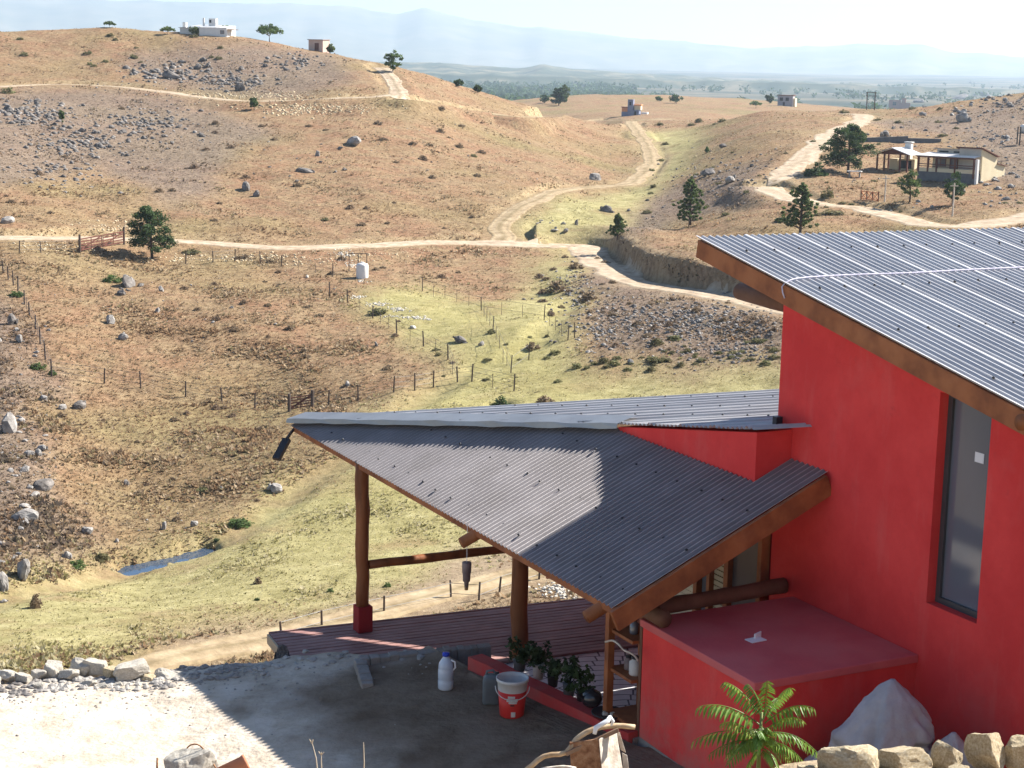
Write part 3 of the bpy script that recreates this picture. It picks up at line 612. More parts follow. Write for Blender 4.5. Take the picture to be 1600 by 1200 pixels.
# glazed timber front beside the tower
gl = MB()
for a0, a1 in ((1.33, 1.40), (1.64, 1.69), (1.86, 1.92), (2.52, 2.6), (.80, .86)): gl.ubox(a0, a1, 2.02, 2.115, -6.3, -3.95)
gl.ubox(.86, 1.33, 2.03, 2.11, -4.02, -3.95).ubox(1.40, 2.52, 2.03, 2.11, -3.99, -3.93).ubox(1.92, 2.52, 2.03, 2.11, -5.55, -5.48)
gf = build(gl, 'glazed_door_frame', timber, house)
build(MB().ubox(.87, 1.325, 2.075, 2.105, -6.3, -4.03), 'pane', mat('dim_pane', [(.10, .085, .09), (.13, .11, .115)], 2, .3), gf)
lv = MB()
for k in range(40): lv.ubox(1.41, 1.63, 2.07, 2.10, -6.25 + k * .056, -6.25 + k * .056 + .045)
build(lv, 'louvre', mat('beige_louvre', [(.48, .40, .27), (.56, .47, .33)], 3, .7), gf)
lv = MB()
for k in range(42): lv.ubox(1.93, 2.51, 2.07, 2.10, -6.25 + k * .055, -6.25 + k * .055 + .049)
build(lv, 'louvre', mat('cream_louvre', [(.62, .54, .38), (.70, .62, .45)], 3, .7), gf)
build(MB().ubox(1.70, 1.85, 2.08, 2.10, -6.3, -4.0), 'pane', glassd, gf)
# posts, rail, plate logs
def crook(p, q, r, n=9, j=.012, nm='post', mm=logm):
    pts = []; rr = []
    for i in range(n + 1):
        t = i / n; pts.append(p + (q - p) * t + np.array([rnd.uniform(-j, j), rnd.uniform(-j, j), 0])); rr.append(r * (1 + rnd.uniform(-.05, .06)))
    return build(MB().tube(pts, rr, 14, jit=.03), nm, mm, house, True)
crook(P(5.8, .05, -6.02), P(5.78, .02, -4.27), .078)
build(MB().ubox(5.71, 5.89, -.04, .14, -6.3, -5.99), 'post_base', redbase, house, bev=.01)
crook(P(4.2, 1.27, -6.3), P(4.18, 1.25, -3.76), .097)
crook(P(5.76, .1, -5.5), P(5.74, 2.3, -5.50), .052, nm='rail_log')
crook(P(.40, .55, -4.49), P(.50, 2.07, -4.485), .072, nm='wall_plate_log', mm=oldlog)
build(MB().tube([P(.08, .52, -4.485), P(.42, .53, -4.485)], .075, 12), 'beam_stub', oldlog, house, True)
# low masonry block against the tower
mb = MB().hexa([P(-1.31, .49, -6.5), P(.37, .49, -6.5), P(.37, 2.097, -6.5), P(-1.31, 2.097, -6.5), P(-1.31, .49, -4.63), P(.37, .49, -4.63), P(.37, 2.097, -4.63), P(-1.31, 2.097, -4.63)])
blk = build(mb, 'masonry_block', red, house)
build(MB().ubox(-1.335, .39, .465, 2.098, -4.628, -4.56), 'cement_top', redtop, blk, bev=.008)
build(MB().add([P(.372, .41, -6.3), P(-1.25, .41, -6.3), P(-1.25, .486, -5.66), P(.372, .486, -5.64)], [(0, 1, 2, 3)]).ubox(.375, .46, .44, .6, -6.4, -5.66), 'cement_footing', concrete, blk)
# patio: concentric grey paving below the yard
pm = bpy.data.materials.new('ring_paving'); pm.use_nodes = True; N = pm.node_tree.nodes; L = pm.node_tree.links; pb = N['Principled BSDF']; pb.inputs['Roughness'].default_value = .8
tcp = N.new('ShaderNodeTexCoord'); vl = N.new('ShaderNodeSeparateXYZ'); L.new(tcp.outputs['Object'], vl.inputs[0])
def mth(op, a, b=None, c=None):
    x = N.new('ShaderNodeMath'); x.operation = op
    for i, q in enumerate((a, b, c)):
        if q is None: continue
        (L.new(q, x.inputs[i]) if hasattr(q, 'is_linked') else setattr(x.inputs[i], 'default_value', q))
    return x.outputs[0]
rr_ = mth('SQRT', mth('ADD', mth('MULTIPLY', vl.outputs[0], vl.outputs[0]), mth('MULTIPLY', vl.outputs[1], vl.outputs[1])))
rg = mth('DIVIDE', rr_, .15); fr = mth('FRACT', rg); th = mth('ARCTAN2', vl.outputs[1], vl.outputs[0])
cnt = mth('MULTIPLY', mth('ADD', mth('FLOOR', rg), 1.), 3.)
fj = mth('FRACT', mth('ADD', mth('MULTIPLY', mth('DIVIDE', th, 6.2832), cnt), mth('MULTIPLY', mth('FLOOR', rg), .37)))
jn = mth('MAXIMUM', mth('LESS_THAN', fr, .11), mth('LESS_THAN', fj, .07))
nzp = N.new('ShaderNodeTexNoise'); nzp.inputs['Scale'].default_value = 6; L.new(tcp.outputs['Object'], nzp.inputs['Vector'])
rpp = N.new('ShaderNodeValToRGB'); rpp.color_ramp.elements[0].color = (.62, .62, .63, 1); rpp.color_ramp.elements[1].color = (.82, .82, .82, 1); L.new(nzp.outputs['Fac'], rpp.inputs[0])
mxp = N.new('ShaderNodeMix'); mxp.data_type = 'RGBA'; L.new(jn, mxp.inputs[0]); L.new(rpp.outputs[0], mxp.inputs[6]); mxp.inputs[7].default_value = (.15, .15, .16, 1); L.new(mxp.outputs[2], pb.inputs['Base Color'])
pmb = MB(); poly = [P(.25, .3, -6.33), P(4.62, .2, -6.33), P(4.62, 1.6, -6.33), P(4.62, 2.9, -6.33), P(3.0, 5.4, -6.33), P(.8, 2.3, -6.33), P(.25, 2.1, -6.33)]
pmb.add(poly + [q - WA * .2 for q in poly], [tuple(range(7))[::-1], tuple(range(7, 14))] + [(i, (i + 1) % 7, 7 + (i + 1) % 7, 7 + i) for i in range(7)])
kind(build(pmb, 'patio_floor', pm, None, off=P(2.3, 1.6, -6.33)), 'structure')
# wooden deck
dk = thing('wooden_deck', 'reddish brown slatted wooden deck under the verandah posts', 'deck', P(5.3, 1, -6.4))
ev = (-.33 * UA + 4.25 * VA); ev /= np.linalg.norm(ev); eu = np.cross(WA, ev); eu = eu * (1 if eu @ UA < 0 else -1)
c0 = P(6.13, -.97, -6.3); mb = MB()
for k in range(18):
    ln = 4.45 + rnd.uniform(-.015, .02); p = c0 + eu * (k * .098) ; zoff = rnd.uniform(-.003, .003)
    o_ = [p, p + ev * ln, p + ev * ln + eu * .082, p + eu * .082]
    mb.hexa([q - WA * (.03 - zoff) for q in o_] + [q + WA * zoff for q in o_])
build(mb, 'deck_boards', deckm, dk, bev=.004)
build(MB().beam(c0 - eu * .035 - ev * .0 - WA * .065, c0 - eu * .035 + ev * 4.45 - WA * .065, .03, .14), 'edge_board', deckm, dk)
build(MB().beam(c0 - ev * .02 - WA * .06, c0 + eu * 1.8 - ev * .02 - WA * .06, .025, .11), 'end_trim', mat('cream_trim', [(.42, .33, .22), (.5, .4, .28)], 4, .7), dk)
mb = MB()
for s in (.3, 1.5, 2.8, 4.1): mb.beam(c0 + ev * s - WA * .09, c0 + ev * s + eu * 1.75 - WA * .09, .05, .12)
build(mb, 'joist', oldlog, dk)
for s, e_ in ((.3, .15), (2.8, .15), (4.1, .15), (.3, 1.4)):
    q = c0 + ev * s + eu * e_; build(MB().beam(q - WA * 2.2, q - WA * .15, .12, .12, up=(0, 1, 0)), 'deck_post', oldlog, dk)
# red kerb and concrete kerb
cb0, cb1 = P(2.85, .04, -5.64), P(.40, .44, -5.61); cd = (cb1 - cb0) / np.linalg.norm(cb1 - cb0); cn = np.cross(cd, WA); cn = cn * (1 if cn @ VA < 0 else -1)
mb = MB()
for i in range(8):
    p = cb0 + (cb1 - cb0) * i / 7; jg = rnd.uniform(-.006, .006)
    mb.v += [tuple(p + cn * .05 + WA * jg), tuple(p - cn * .12 + WA * jg), tuple(p - cn * .12 - WA * .8), tuple(p + cn * (.05 + jg) - WA * .8)]
for i in range(7):
    for k in range(4): mb.f.append((i * 4 + k, (i + 1) * 4 + k, (i + 1) * 4 + (k + 1) % 4, i * 4 + (k + 1) % 4)); mb.m.append(0)
mb.f += [(0, 1, 2, 3), (31, 30, 29, 28)]; mb.m += [0, 0]
kb = build(mb, 'retaining_kerb', mat('red_kerb_paint', [(.46, .045, .045), (.58, .065, .06)], 3, .85, .004, 30, big=(5, (.36, .12, .10), .5))); tag(kb, 'low red painted kerb edging the paved patio, holding potted plants', 'kerb')
mb = MB(); kp = [P(3.1, -.98, -5.86), P(3.75, -.80, -5.84), P(3.60, .0, -5.81), P(3.45, .55, -5.79)]
for i in range(3):
    
    for j in range(8):
        p0_, p1_ = kp[i] + (kp[i + 1] - kp[i]) * j / 8, kp[i] + (kp[i + 1] - kp[i]) * (j + 1) / 8; dz_ = rnd.uniform(-.008, .008); sh_ = np.array([rnd.uniform(-.004, .004), rnd.uniform(-.004, .004), 0]); mb.beam(p0_ + sh_ - WA * (.20 - dz_), p1_ + sh_ - WA * (.20 - dz_), rnd.uniform(.115, .13), .40 + rnd.uniform(0, .01))
kc = build(mb, 'concrete_kerb', concrete, bev=.01); tag(kc, 'rough grey concrete kerb at the edge of the dirt yard near the deck', 'kerb')

# yard of packed earth
def yz(a, b):
    z = -5.66 - .042 * np.maximum(a, -1) + .135 * np.clip(b, -2.8, 0)
    z = z + np.where(a < -1.6, (-1.6 - a) * .18, 0)
    return np.clip(z, -6.4, 0) + .03 * fbm(a * 1.1, b * 1.1, 4) + .012 * fbm(a * 9, b * 9, 3)
def yedge(b):   # far edge of the yard
    return np.interp(b, [-9, -6, -4.1, -2.9, -1.65, -1.2, -.55, .1, .5, .62], [7.4, 6.6, 5.75, 5.3, 4.75, 4.55, 3.95, 3.75, 3.6, 3.55]) + .06 * np.sin(np.asarray(b) * 5.1) + .04 * np.sin(np.asarray(b) * 13)
bs = np.concatenate([np.arange(-12, .02, .07), np.linspace(.03, 2.09, 40)])
V = []; nr_ = 190
for b_ in bs:
    am = float(yedge(b_)) if b_ < .03 else (2.85 - (b_ - .04) / .36 * 2.6 if b_ < .42 else -1.45)
    if b_ < .6 and b_ >= .03: am = max(am, .2)
    for i in range(nr_):
        t = i / (nr_ - 1); aa = -5.6 + (am + 5.6) * t; V.append((aa, b_))
V = np.array(V); zz = yz(V[:, 0], V[:, 1]); W3 = ORG + V[:, :1] * UA + V[:, 1:] * VA + zz[:, None] * WA
W3 = W3.reshape(len(bs), nr_, 3); skirt = W3[:, -1:, :] + np.array([0, .15, -2.4]); W3 = np.concatenate([W3, skirt], 1)
ix = np.arange(len(bs) * (nr_ + 1)).reshape(len(bs), nr_ + 1); FQ = np.stack([ix[:-1, :-1], ix[:-1, 1:], ix[1:, 1:], ix[1:, :-1]], -1).reshape(-1, 4)
AAv = np.concatenate([V.reshape(len(bs), nr_, 2), V.reshape(len(bs), nr_, 2)[:, -1:]], 1).reshape(-1, 2)
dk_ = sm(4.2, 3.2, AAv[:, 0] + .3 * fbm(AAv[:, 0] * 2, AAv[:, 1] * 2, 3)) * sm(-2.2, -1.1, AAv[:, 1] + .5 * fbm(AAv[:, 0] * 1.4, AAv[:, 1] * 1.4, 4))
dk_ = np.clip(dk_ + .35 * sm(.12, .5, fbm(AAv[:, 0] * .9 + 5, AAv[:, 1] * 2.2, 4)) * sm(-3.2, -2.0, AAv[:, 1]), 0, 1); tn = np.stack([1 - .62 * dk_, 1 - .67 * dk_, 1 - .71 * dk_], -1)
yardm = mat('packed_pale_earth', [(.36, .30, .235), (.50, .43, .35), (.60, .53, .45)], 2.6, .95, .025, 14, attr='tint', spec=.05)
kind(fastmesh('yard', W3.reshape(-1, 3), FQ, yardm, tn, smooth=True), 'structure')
def ypt(a, b): return P(a, b, float(yz(np.array([a]), np.array([b]))[0]))
# bank where the viewer stands
def bankz(X, Y):
    return -1.62 - .225 * np.maximum(Y, -4) - .10 * np.clip(-X, 0, 6) * (Y > 0) + .05 * fbm(X * 2, Y * 2, 4) + .18 * sm(.7, 1.5, X) * sm(4, 6.5, Y)
def bedge(X): return 7.1 + .12 * np.sin(X * 2.1) + .25 * sm(.8, 1.6, X)
xs = np.arange(-9, 9, .1); V = []
for X in xs:
    be = float(bedge(np.array([X]))[()] if np.ndim(bedge(X)) == 0 else bedge(np.array([X]))[0])
    ys = np.concatenate([np.linspace(-10, 2, 24), np.linspace(2.1, be, 60)])
    for Y in ys: V.append((X, Y, float(bankz(np.array([X]), np.array([Y]))[0])))
    zt = V[-1][2]
    for k in range(1, 7): V.append((X, be + .13 * k + .06 * math.sin(X * 7 + k), zt - .55 * k))
nk = 24 + 60 + 6; ix = np.arange(len(xs) * nk).reshape(len(xs), nk)
FQ = np.stack([ix[:-1, :-1], ix[1:, :-1], ix[1:, 1:], ix[:-1, 1:]], -1).reshape(-1, 4)
bankm = mat('stony_bank_earth', [(.20, .14, .09), (.34, .26, .17), (.44, .35, .24)], 7, .95, .02, 22)
kind(fastmesh('bank', np.array(V), FQ, bankm, smooth=True), 'structure')
def bpt(X, Y): return np.array([X, Y, float(bankz(np.array([X]), np.array([Y]))[0])])
def onbank(x, y):   # where the line of sight meets the bank
    r = ray(x, y); t = 4.
    while t < 12 and (r * t)[2] > bankz(np.array([(r * t)[0]]), np.array([(r * t)[1]]))[0]: t += .01
    return r * t

# ------------------------------------------------------------------ small things about the house
# rope over the tower roof
tn_ = np.cross(UA + .1935 * WA, VA); p0_ = P(1.68, 1.75, -1.39)
rp_ = [onplane(x, y, p0_, tn_) + WA * .022 for x, y in ((1236, 441), (1262, 437), (1330, 433), (1420, 430), (1510, 425), (1640, 419))]
fx = onplane(1226, 466, P(0, 1.745, 0), VA); fy = onplane(1222, 448, P(0, 1.735, 0), VA)
pts = [fx, fy] + rp_
o = build(MB().tube(resample(np.array(pts), .08), .0065, 6), 'rope', ropem, None, True); tag(o, 'thin lilac rope lying across the corrugated tower roof', 'rope')
# folded paper on the block
o = build(MB().box(P(-.50, 1.06, -4.553), (.155, .10, .008), .55).box(P(-.455, 1.11, -4.536), (.10, .012, .05), .9), 'folded_paper', paper); tag(o, 'crumpled white paper lying on the red cement top', 'paper')
# hanging bottle lure
cb = P(2.80, -.06, -4.9)
t = thing('hanging_bottle', 'upside down cut plastic bottle hanging by string from a rafter end', 'hanging bottle', cb)
build(MB().lathe(cb, [(.02, 0), (.024, .05), (.036, .06), (.040, .14), (.045, .15), (.047, .25), (.044, .255)], 14), 'bottle', tapm, t, True)
build(MB().lathe(cb - WA * .03, [(.018, 0), (.02, .03)], 10), 'neck', mat('amber_neck', [(.3, .17, .06), (.36, .2, .08)], 5, .4), t, True)
build(MB().tube([cb + WA * .25, cb + WA * .62], .003, 5), 'string', paper, t)
# water bottle in the yard
def place(a, b, dz=0): return ypt(a, b) + WA * dz
wb = place(2.52, -.40)
t = thing('water_bottle', 'large clear plastic water bottle with blue cap standing on the dirt', 'water bottle', wb)
build(MB().lathe(wb, [(.066, 0), (.075, .012), (.076, .09), (.071, .10), (.076, .11), (.076, .20), (.071, .21), (.074, .22), (.068, .265), (.036, .315), (.030, .325), (.030, .335)], 22), 'body', plastic, t, True)
build(MB().lathe(wb + WA * .335, [(.036, 0), (.036, .03), (.02, .034)], 16), 'cap', bluecap, t, True)
build(MB().tube([wb + np.array([.05, -.02, .30]), wb + np.array([.088, -.03, .285]), wb + np.array([.094, -.035, .23]), wb + np.array([.07, -.025, .20])], .009, 8), 'handle', paper, t, True)
# jerrycan
jc = place(1.92, -.20); t = thing('jerrycan', 'grey plastic jerrycan leaning beside the red bucket', 'jerrycan', jc)
mb = MB(); prof = [(0, .92), (.02, 1), (.21, 1), (.255, .93), (.285, .6), (.29, .3)]; hx, hy = .085, .062; V = []; nn = 24
for z, k in prof:
    for i in range(nn):
        an = 2 * math.pi * i / nn; cx, sy = math.cos(an), math.sin(an); e = .45
        V.append(jc + np.array([hx * k * abs(cx) ** e * (1 if cx > 0 else -1), hy * k * abs(sy) ** e * (1 if sy > 0 else -1), z]))
F = [(i * nn + k, i * nn + (k + 1) % nn, (i + 1) * nn + (k + 1) % nn, (i + 1) * nn + k) for i in range(len(prof) - 1) for k in range(nn)] + [tuple(range((len(prof) - 1) * nn, len(prof) * nn)), tuple(range(nn))[::-1]]
build(mb.add(V, F), 'body', greyplas, t, True)
build(MB().tube([jc + np.array([-.055, 0, .26]), jc + np.array([-.045, 0, .315]), jc + np.array([.01, 0, .325]), jc + np.array([.05, 0, .28])], .013, 8), 'handle', greyplas, t, True)
build(MB().lathe(jc + np.array([.048, 0, .272]), [(.022, 0), (.022, .035)], 12), 'cap', darkm, t, True)
# bucket
bk = place(1.55, -.17); t = thing('paint_bucket', 'red and white plastic paint bucket with wire handle beside the kerb', 'bucket', bk)
bd = MB().lathe(bk, [(.108, 0), (.113, .004), (.133, .25)], 30)
build(bd, 'body', redplas, t, True)
up = MB(); n = 30; pr = [(.133, .25), (.140, .33), (.150, .335), (.152, .365), (.145, .366), (.137, .33), (.104, .06)]
V = []; F = []
for r_, z_ in pr:
    for k in range(n): an = 2 * math.pi * k / n; V.append(bk + np.array([r_ * math.cos(an), r_ * math.sin(an), z_]))
for i in range(len(pr) - 1):
    for k in range(n): F.append((i * n + k, i * n + (k + 1) % n, (i + 1) * n + (k + 1) % n, (i + 1) * n + k))
F.append(tuple(range(6 * n, 7 * n))); build(up.add(V, F), 'rim', whiteplas, t, True)
hd = []
for k in range(15):
    an = math.pi * k / 14; vx, vy = math.cos(an), math.sin(an); dirc = np.array([vx * .158, -.06 - .105 * vy, .30 - .10 * vy]); hd.append(bk + dirc)
build(MB().tube(hd, .004, 6), 'handle', whiteplas, t, True)
lb = MB()
def patch(mbx, c, zc, rad, angc, wa, hz, lift=.003, mi=0, n=8):
    V = []
    for j in range(2):
        z_ = zc - hz / 2 + hz * j; r_ = .113 + (z_ / .25) * .020 + lift
        for i in range(n + 1):
            an = angc - wa / 2 + wa * i / n; V.append(c + np.array([r_ * math.cos(an), r_ * math.sin(an), z_]))
    mbx.add(V, [(i, i + 1, n + 2 + i, n + 1 + i) for i in range(n)], mi)
A0 = math.atan2(-bk[1], -bk[0])
for zc, w_, h_, da in ((.215, .50, .022, -.05), (.185, .80, .03, 0), (.16, .6, .018, .05), (.045, .34, .05, .1)): lb = MB(); patch(lb, bk, zc, 0, A0 + da, w_, h_); build(lb, 'label', whiteplas, t)
lb2 = MB(); patch(lb2, bk, .135, 0, A0 + .02, .30, .014); build(lb2, 'label_mark', darkm, t)
lb2 = MB(); patch(lb2, bk, .187, 0, A0 - .05, .45, .008, .0045); build(lb2, 'label_mark', darkm, t)

# crown helper: many leaf-sized quads in clumps
def clumps(cents, n, size, flat=1., tvar=.25, up=.3):
    """cents: list of (centre, radius); n quads per clump"""
    C = np.array([c for c, r in cents], float); Rr = np.array([r for c, r in cents], float)
    k = len(C); q = nrg.normal(size=(k, n, 3)); q /= np.linalg.norm(q, axis=2, keepdims=True); q *= nrg.random((k, n, 1)) ** .42
    pos = C[:, None] + q * Rr[:, None, None] * np.array([1, 1, flat]); pos = pos.reshape(-1, 3); m_ = len(pos)
    a = nrg.normal(size=(m_, 3)); a[:, 2] = a[:, 2] * .7 + up; a /= np.linalg.norm(a, axis=1, keepdims=True)
    b_ = np.cross(a, nrg.normal(size=(m_, 3))); b_ /= np.linalg.norm(b_, axis=1, keepdims=True)
    s = size * nrg.uniform(.6, 1.35, (m_, 1)); V = np.stack([pos - a * s * .5, pos + b_ * s * .28, pos + a * s * .5, pos - b_ * s * .28], 1).reshape(-1, 3)
    F = np.arange(m_ * 4).reshape(-1, 4); tt = nrg.uniform(1 - tvar, 1 + tvar, k).repeat(n * 4) * nrg.uniform(.85, 1.15, m_).repeat(4)
    return V, F, np.stack([tt, tt * nrg.uniform(.95, 1.05), tt], -1)
# plants in pots along the kerb
PL = [(2.30, .27, .10, .22, potleaf, 'dark green bushy plant in a tall grey pot beside the log post', greyplas, .065), (2.02, .33, .15, .17, potleaf, 'leafy plant in a pale cylindrical pot behind the red bucket', whiteplas, .06),
      (1.78, .36, .11, .15, potleaf, 'low dark plant in a small pot between two taller plants', darkm, .055), (1.50, .38, .12, .27, potleaf, 'tall wispy green plant in a pot on the kerb', greyplas, .06), (1.30, .41, .11, .28, leafd, 'pale grassy plant in a dark pot next to the round kettle', darkm, .055)]
for a, b, hp, hh, lm, lab, pmm, pr_ in PL:
    hh *= .82; c = P(a, b + .02, -5.645); t = thing('potted_plant', lab, 'potted plant', c, 'potted plants along the kerb')
    build(MB().lathe(c, [(pr_ * .8, 0), (pr_, hp), (pr_ * 1.08, hp + .005), (pr_ * .9, hp + .004)], 16), 'pot', pmm, t, True)
    cs = [(c + np.array([rnd.gauss(0, .05), rnd.gauss(0, .05), hp + hh * rnd.random() ** .8]), .05) for _ in range(16)]
    V, F, T = clumps(cs, 14, .055); fastmesh('foliage', V, F, lm, T, t)
    st = MB()
    for q, _ in cs[:8]: st.tube([c + WA * hp * .8, q], .003, 4)
    build(st, 'stem', leafm, t)
kc_ = P(1.10, .42, -5.61); t = thing('kettle', 'round dark metal kettle sitting on the kerb end', 'kettle', kc_)
build(MB().lathe(kc_, [(.05, 0), (.085, .03), (.098, .075), (.085, .125), (.05, .15), (.03, .155), (.012, .175)], 22), 'body', mat('black_enamel', [(.02, .022, .026), (.035, .037, .042)], 4, .22, spec=.7), t, True)
build(MB().tube([kc_ + np.array([-.08, -.03, .09]), kc_ + np.array([-.13, -.04, .13]), kc_ + np.array([-.14, -.045, .16])], [.018, .013, .009], 8), 'spout', darkm, t, True)
tr = P(.80, .42, -5.59); t = thing('tray', 'oval dark tray holding small pale stones on the kerb', 'tray', tr)
build(MB().lathe(tr, [(.11, 0), (.15, .02), (.155, .035), (.145, .034), (.10, .012)], 22), 'dish', darkm, t, True)
mb = MB()
for k in range(9): mb.lathe(tr + np.array([rnd.uniform(-.07, .07), rnd.uniform(-.07, .07), .012]), [(.012, 0), (.024, .012), (.014, .03), (.004, .034)], 7)
build(mb, 'stones', rockw, t, True)
# shelf beside the block
shf = thing('wooden_shelf', 'dark timber shelf unit standing between the patio and red block', 'shelf', P(.7, .55, -6.3))
build(MB().ubox(.80, .865, .40, .465, -6.3, -4.43).ubox(.80, .865, .75, .80, -6.3, -4.43), 'upright', timber, shf)
build(MB().ubox(.40, .44, .50, .55, -6.3, -4.65), 'upright', oldlog, shf)
for zz_ in (-4.78, -5.14, -5.55): build(MB().ubox(.44, .84, .43, .78, zz_ - .03, zz_), 'shelf_board', timber, shf)
build(MB().ubox(.44, .84, .78, .80, -6.3, -4.5), 'back_panel', oldlog, shf)
def jar(a, b, z, r, h, mm, lab):
    c = P(a, b, z); t = thing('jar', lab, 'jar', c, 'jars on the shelf'); build(MB().lathe(c, [(r * .9, 0), (r, .01), (r, h * .8), (r * .6, h * .9), (r * .6, h)], 14), 'body', mm, t, True); build(MB().lathe(c + WA * h, [(r * .68, 0), (r * .68, .02)], 12), 'lid', darkm, t, True)
jar(.56, .54, -5.14, .055, .15, whiteplas, 'white jar standing on the middle wooden shelf'); jar(.70, .56, -5.14, .045, .11, tapm, 'brown jar at the back of the middle shelf'); jar(.62, .55, -4.78, .04, .12, glassd, 'dark glass jar on the top wooden shelf')
br = [onplane(x, y, P(0, .36, 0), VA) for x, y in ((946, 1003), (958, 1001), (968, 1008), (975, 1016), (985, 1020), (993, 1026), (997, 1033))]
o = build(MB().tube(resample(np.array(br), .03), .010, 6), 'dry_branch', palew, None, True); tag(o, 'pale crooked dry branch stuck across the wooden shelf', 'branch')
# plastic sack heap
def sack(c, sc, h, seed, lab):
    """a heaped woven sack: one-sided profiles left and right of the peak, with sagging folds"""
    fs = [0, .15, .35, .5, .65, .8, .93, 1.]; lf_ = [.40, .40, .40, .37, .29, .20, .10, .02]; rt2 = [.44, .40, .36, .31, .32, .22, .10, .03]
    V = []; F = []; na, nl = 96, 60
    for j in range(nl):
        f = j / (nl - 1); f = 1 - (1 - f) ** 1.15
        for i in range(na):
            an = 2 * math.pi * i / na; k = (1 + math.cos(an)) / 2; r_ = np.interp(f, fs, lf_) * (1 - k) + np.interp(f, fs, rt2) * k
            g = fbm(np.array([math.cos(an) * 1.6 + seed]), np.array([math.sin(an) * 1.6 + f * 2.2]), 4)[0]; fold = .13 * math.sin(an * 5 + seed + 4 * g + f * 2.) * (1 - .4 * f) + .05 * math.sin(an * 9 + 7 * g) + .20 * g
            sag = -.42 * math.exp(-((f - .42 - .07 * math.sin(an * 2 + seed)) / .04) ** 2) * max(0, math.cos(an + 1.7)) + .06 * math.exp(-((f - .52) / .06) ** 2)
            r_ *= sc * (1 + (fold + sag) * min(1, 1.6 * (1 - f) + .2)); x, y = r_ * math.cos(an), r_ * .85 * math.sin(an)
            V.append(c + np.array([x, y, h * (f + .03 * g * (1 - f))]))
        if j:
            for i in range(na): F.append(((j - 1) * na + i, (j - 1) * na + (i + 1) % na, j * na + (i + 1) % na, j * na + i))
    F.append(tuple((nl - 1) * na + i for i in range(na)))
    o = meshobj('sack', V, F, sackm, None, True, off=c); md = o.modifiers.new('creases', 'DISPLACE'); tx = bpy.data.textures.new('crease', 'CLOUDS'); tx.noise_scale = .13; tx.noise_depth = 5; md.texture = tx; md.strength = .03; md.texture_coords = 'LOCAL'
    return tag(o, lab, 'sack', 'sacks against the red wall')
sack(P(-2.02, 1.24, -5.34), 1.0, .93, 3, 'tall pale woven sack heaped to a peak in the corner of the wall')
sack(P(-2.42, 1.52, -5.32), .62, .58, 5, 'small pale sack slumped to the right of the tall one')
sack(P(-1.70, 1.0, -5.36), .62, .34, 8, 'flat pale sack lying at the left foot of the tall one')

# ------------------------------------------------------------------ stones
import bmesh
def rockshape(seed, sub=2, rough=.35, cuts=7):
    bm = bmesh.new(); bmesh.ops.create_icosphere(bm, subdivisions=sub, radius=1); r2 = random.Random(seed)
    pl = [(Vector((r2.gauss(0, 1), r2.gauss(0, 1), r2.gauss(0, .8))).normalized(), r2.uniform(.55, .85)) for _ in range(cuts)]
    for v in bm.verts:
        for n_, d_ in pl:
            k = v.co.dot(n_) - d_
            if k > 0: v.co -= n_ * k * .92
    for v in bm.verts: v.co += v.normal * 0 + Vector((r2.uniform(-1, 1), r2.uniform(-1, 1), r2.uniform(-1, 1))) * rough * .12
    V = [tuple(v.co) for v in bm.verts]; F = [tuple(v.index for v in f.verts) for f in bm.faces]; bm.free(); return V, F
def rockmesh(seed, mm, sub=2, lobes=1):
    V, F = rockshape(seed, sub, cuts=9); r2 = random.Random(seed * 7 + 1)
    for k in range(1, lobes):
        V2, F2 = rockshape(seed * 31 + k, sub, cuts=9); an = r2.uniform(0, 6.28); rd = r2.uniform(.45, .95); s = r2.uniform(.25, .62); o_ = len(V); rt_ = Matrix.Rotation(r2.uniform(0, 6), 3, 'Z') @ Matrix.Rotation(r2.uniform(-.5, .5), 3, 'X')
        V += [tuple(np.array(rt_ @ Vector(v)) * s * np.array([1, .8, r2.uniform(.98, 1.02)]) + np.array([math.cos(an) * rd, math.sin(an) * rd, r2.uniform(-.35, .1)])) for v in V2]; F += [tuple(i + o_ for i in f) for f in F2]
    if lobes > 1: V = [(x * .72, y * .72, z) for x, y, z in V]
    me = bpy.data.meshes.new('rock'); me.from_pydata(V, [], F); me.materials.append(mm); me.update(); return me
def slabmesh(seed, mm):
    bm = bmesh.new(); bmesh.ops.create_icosphere(bm, subdivisions=4, radius=1); r2 = random.Random(seed); EX = r2.uniform(2.6, 3.6)
    for v in bm.verts:
        c = v.co; e = EX; k = (abs(c.x) ** e + abs(c.y) ** e + abs(c.z) ** e) ** (-1 / e); v.co = c * k
    pl = [(Vector((r2.gauss(0, 1), r2.gauss(0, 1), r2.gauss(0, .7))).normalized(), r2.uniform(.62, .98)) for _ in range(9)] + [(Vector((r2.uniform(-.3, .3), r2.uniform(-.3, .3), 1)).normalized(), r2.uniform(.55, .8))]
    for v in bm.verts:
        for n_, d_ in pl:
            k = v.co.dot(n_) - d_
            if k > 0: v.co -= n_ * k * .96
    P_ = np.array([tuple(v.co) for v in bm.verts]); nz_ = fbm(P_[:, 0] * 2.2 + seed, P_[:, 1] * 2.2 + P_[:, 2] * 1.7, 4) * .13; P_ = P_ * (1 + nz_[:, None]) + .02 * np.stack([fbm(P_[:, 1] * 9 + seed, P_[:, 2] * 9, 2), fbm(P_[:, 0] * 9, P_[:, 2] * 9 + seed, 2), fbm(P_[:, 0] * 9 + seed, P_[:, 1] * 9, 2)], -1)
    me = bpy.data.meshes.new('rock'); me.from_pydata(P_.tolist(), [], [tuple(v.index for v in f.verts) for f in bm.faces]); bm.free(); me.materials.append(mm); me.update(); return me
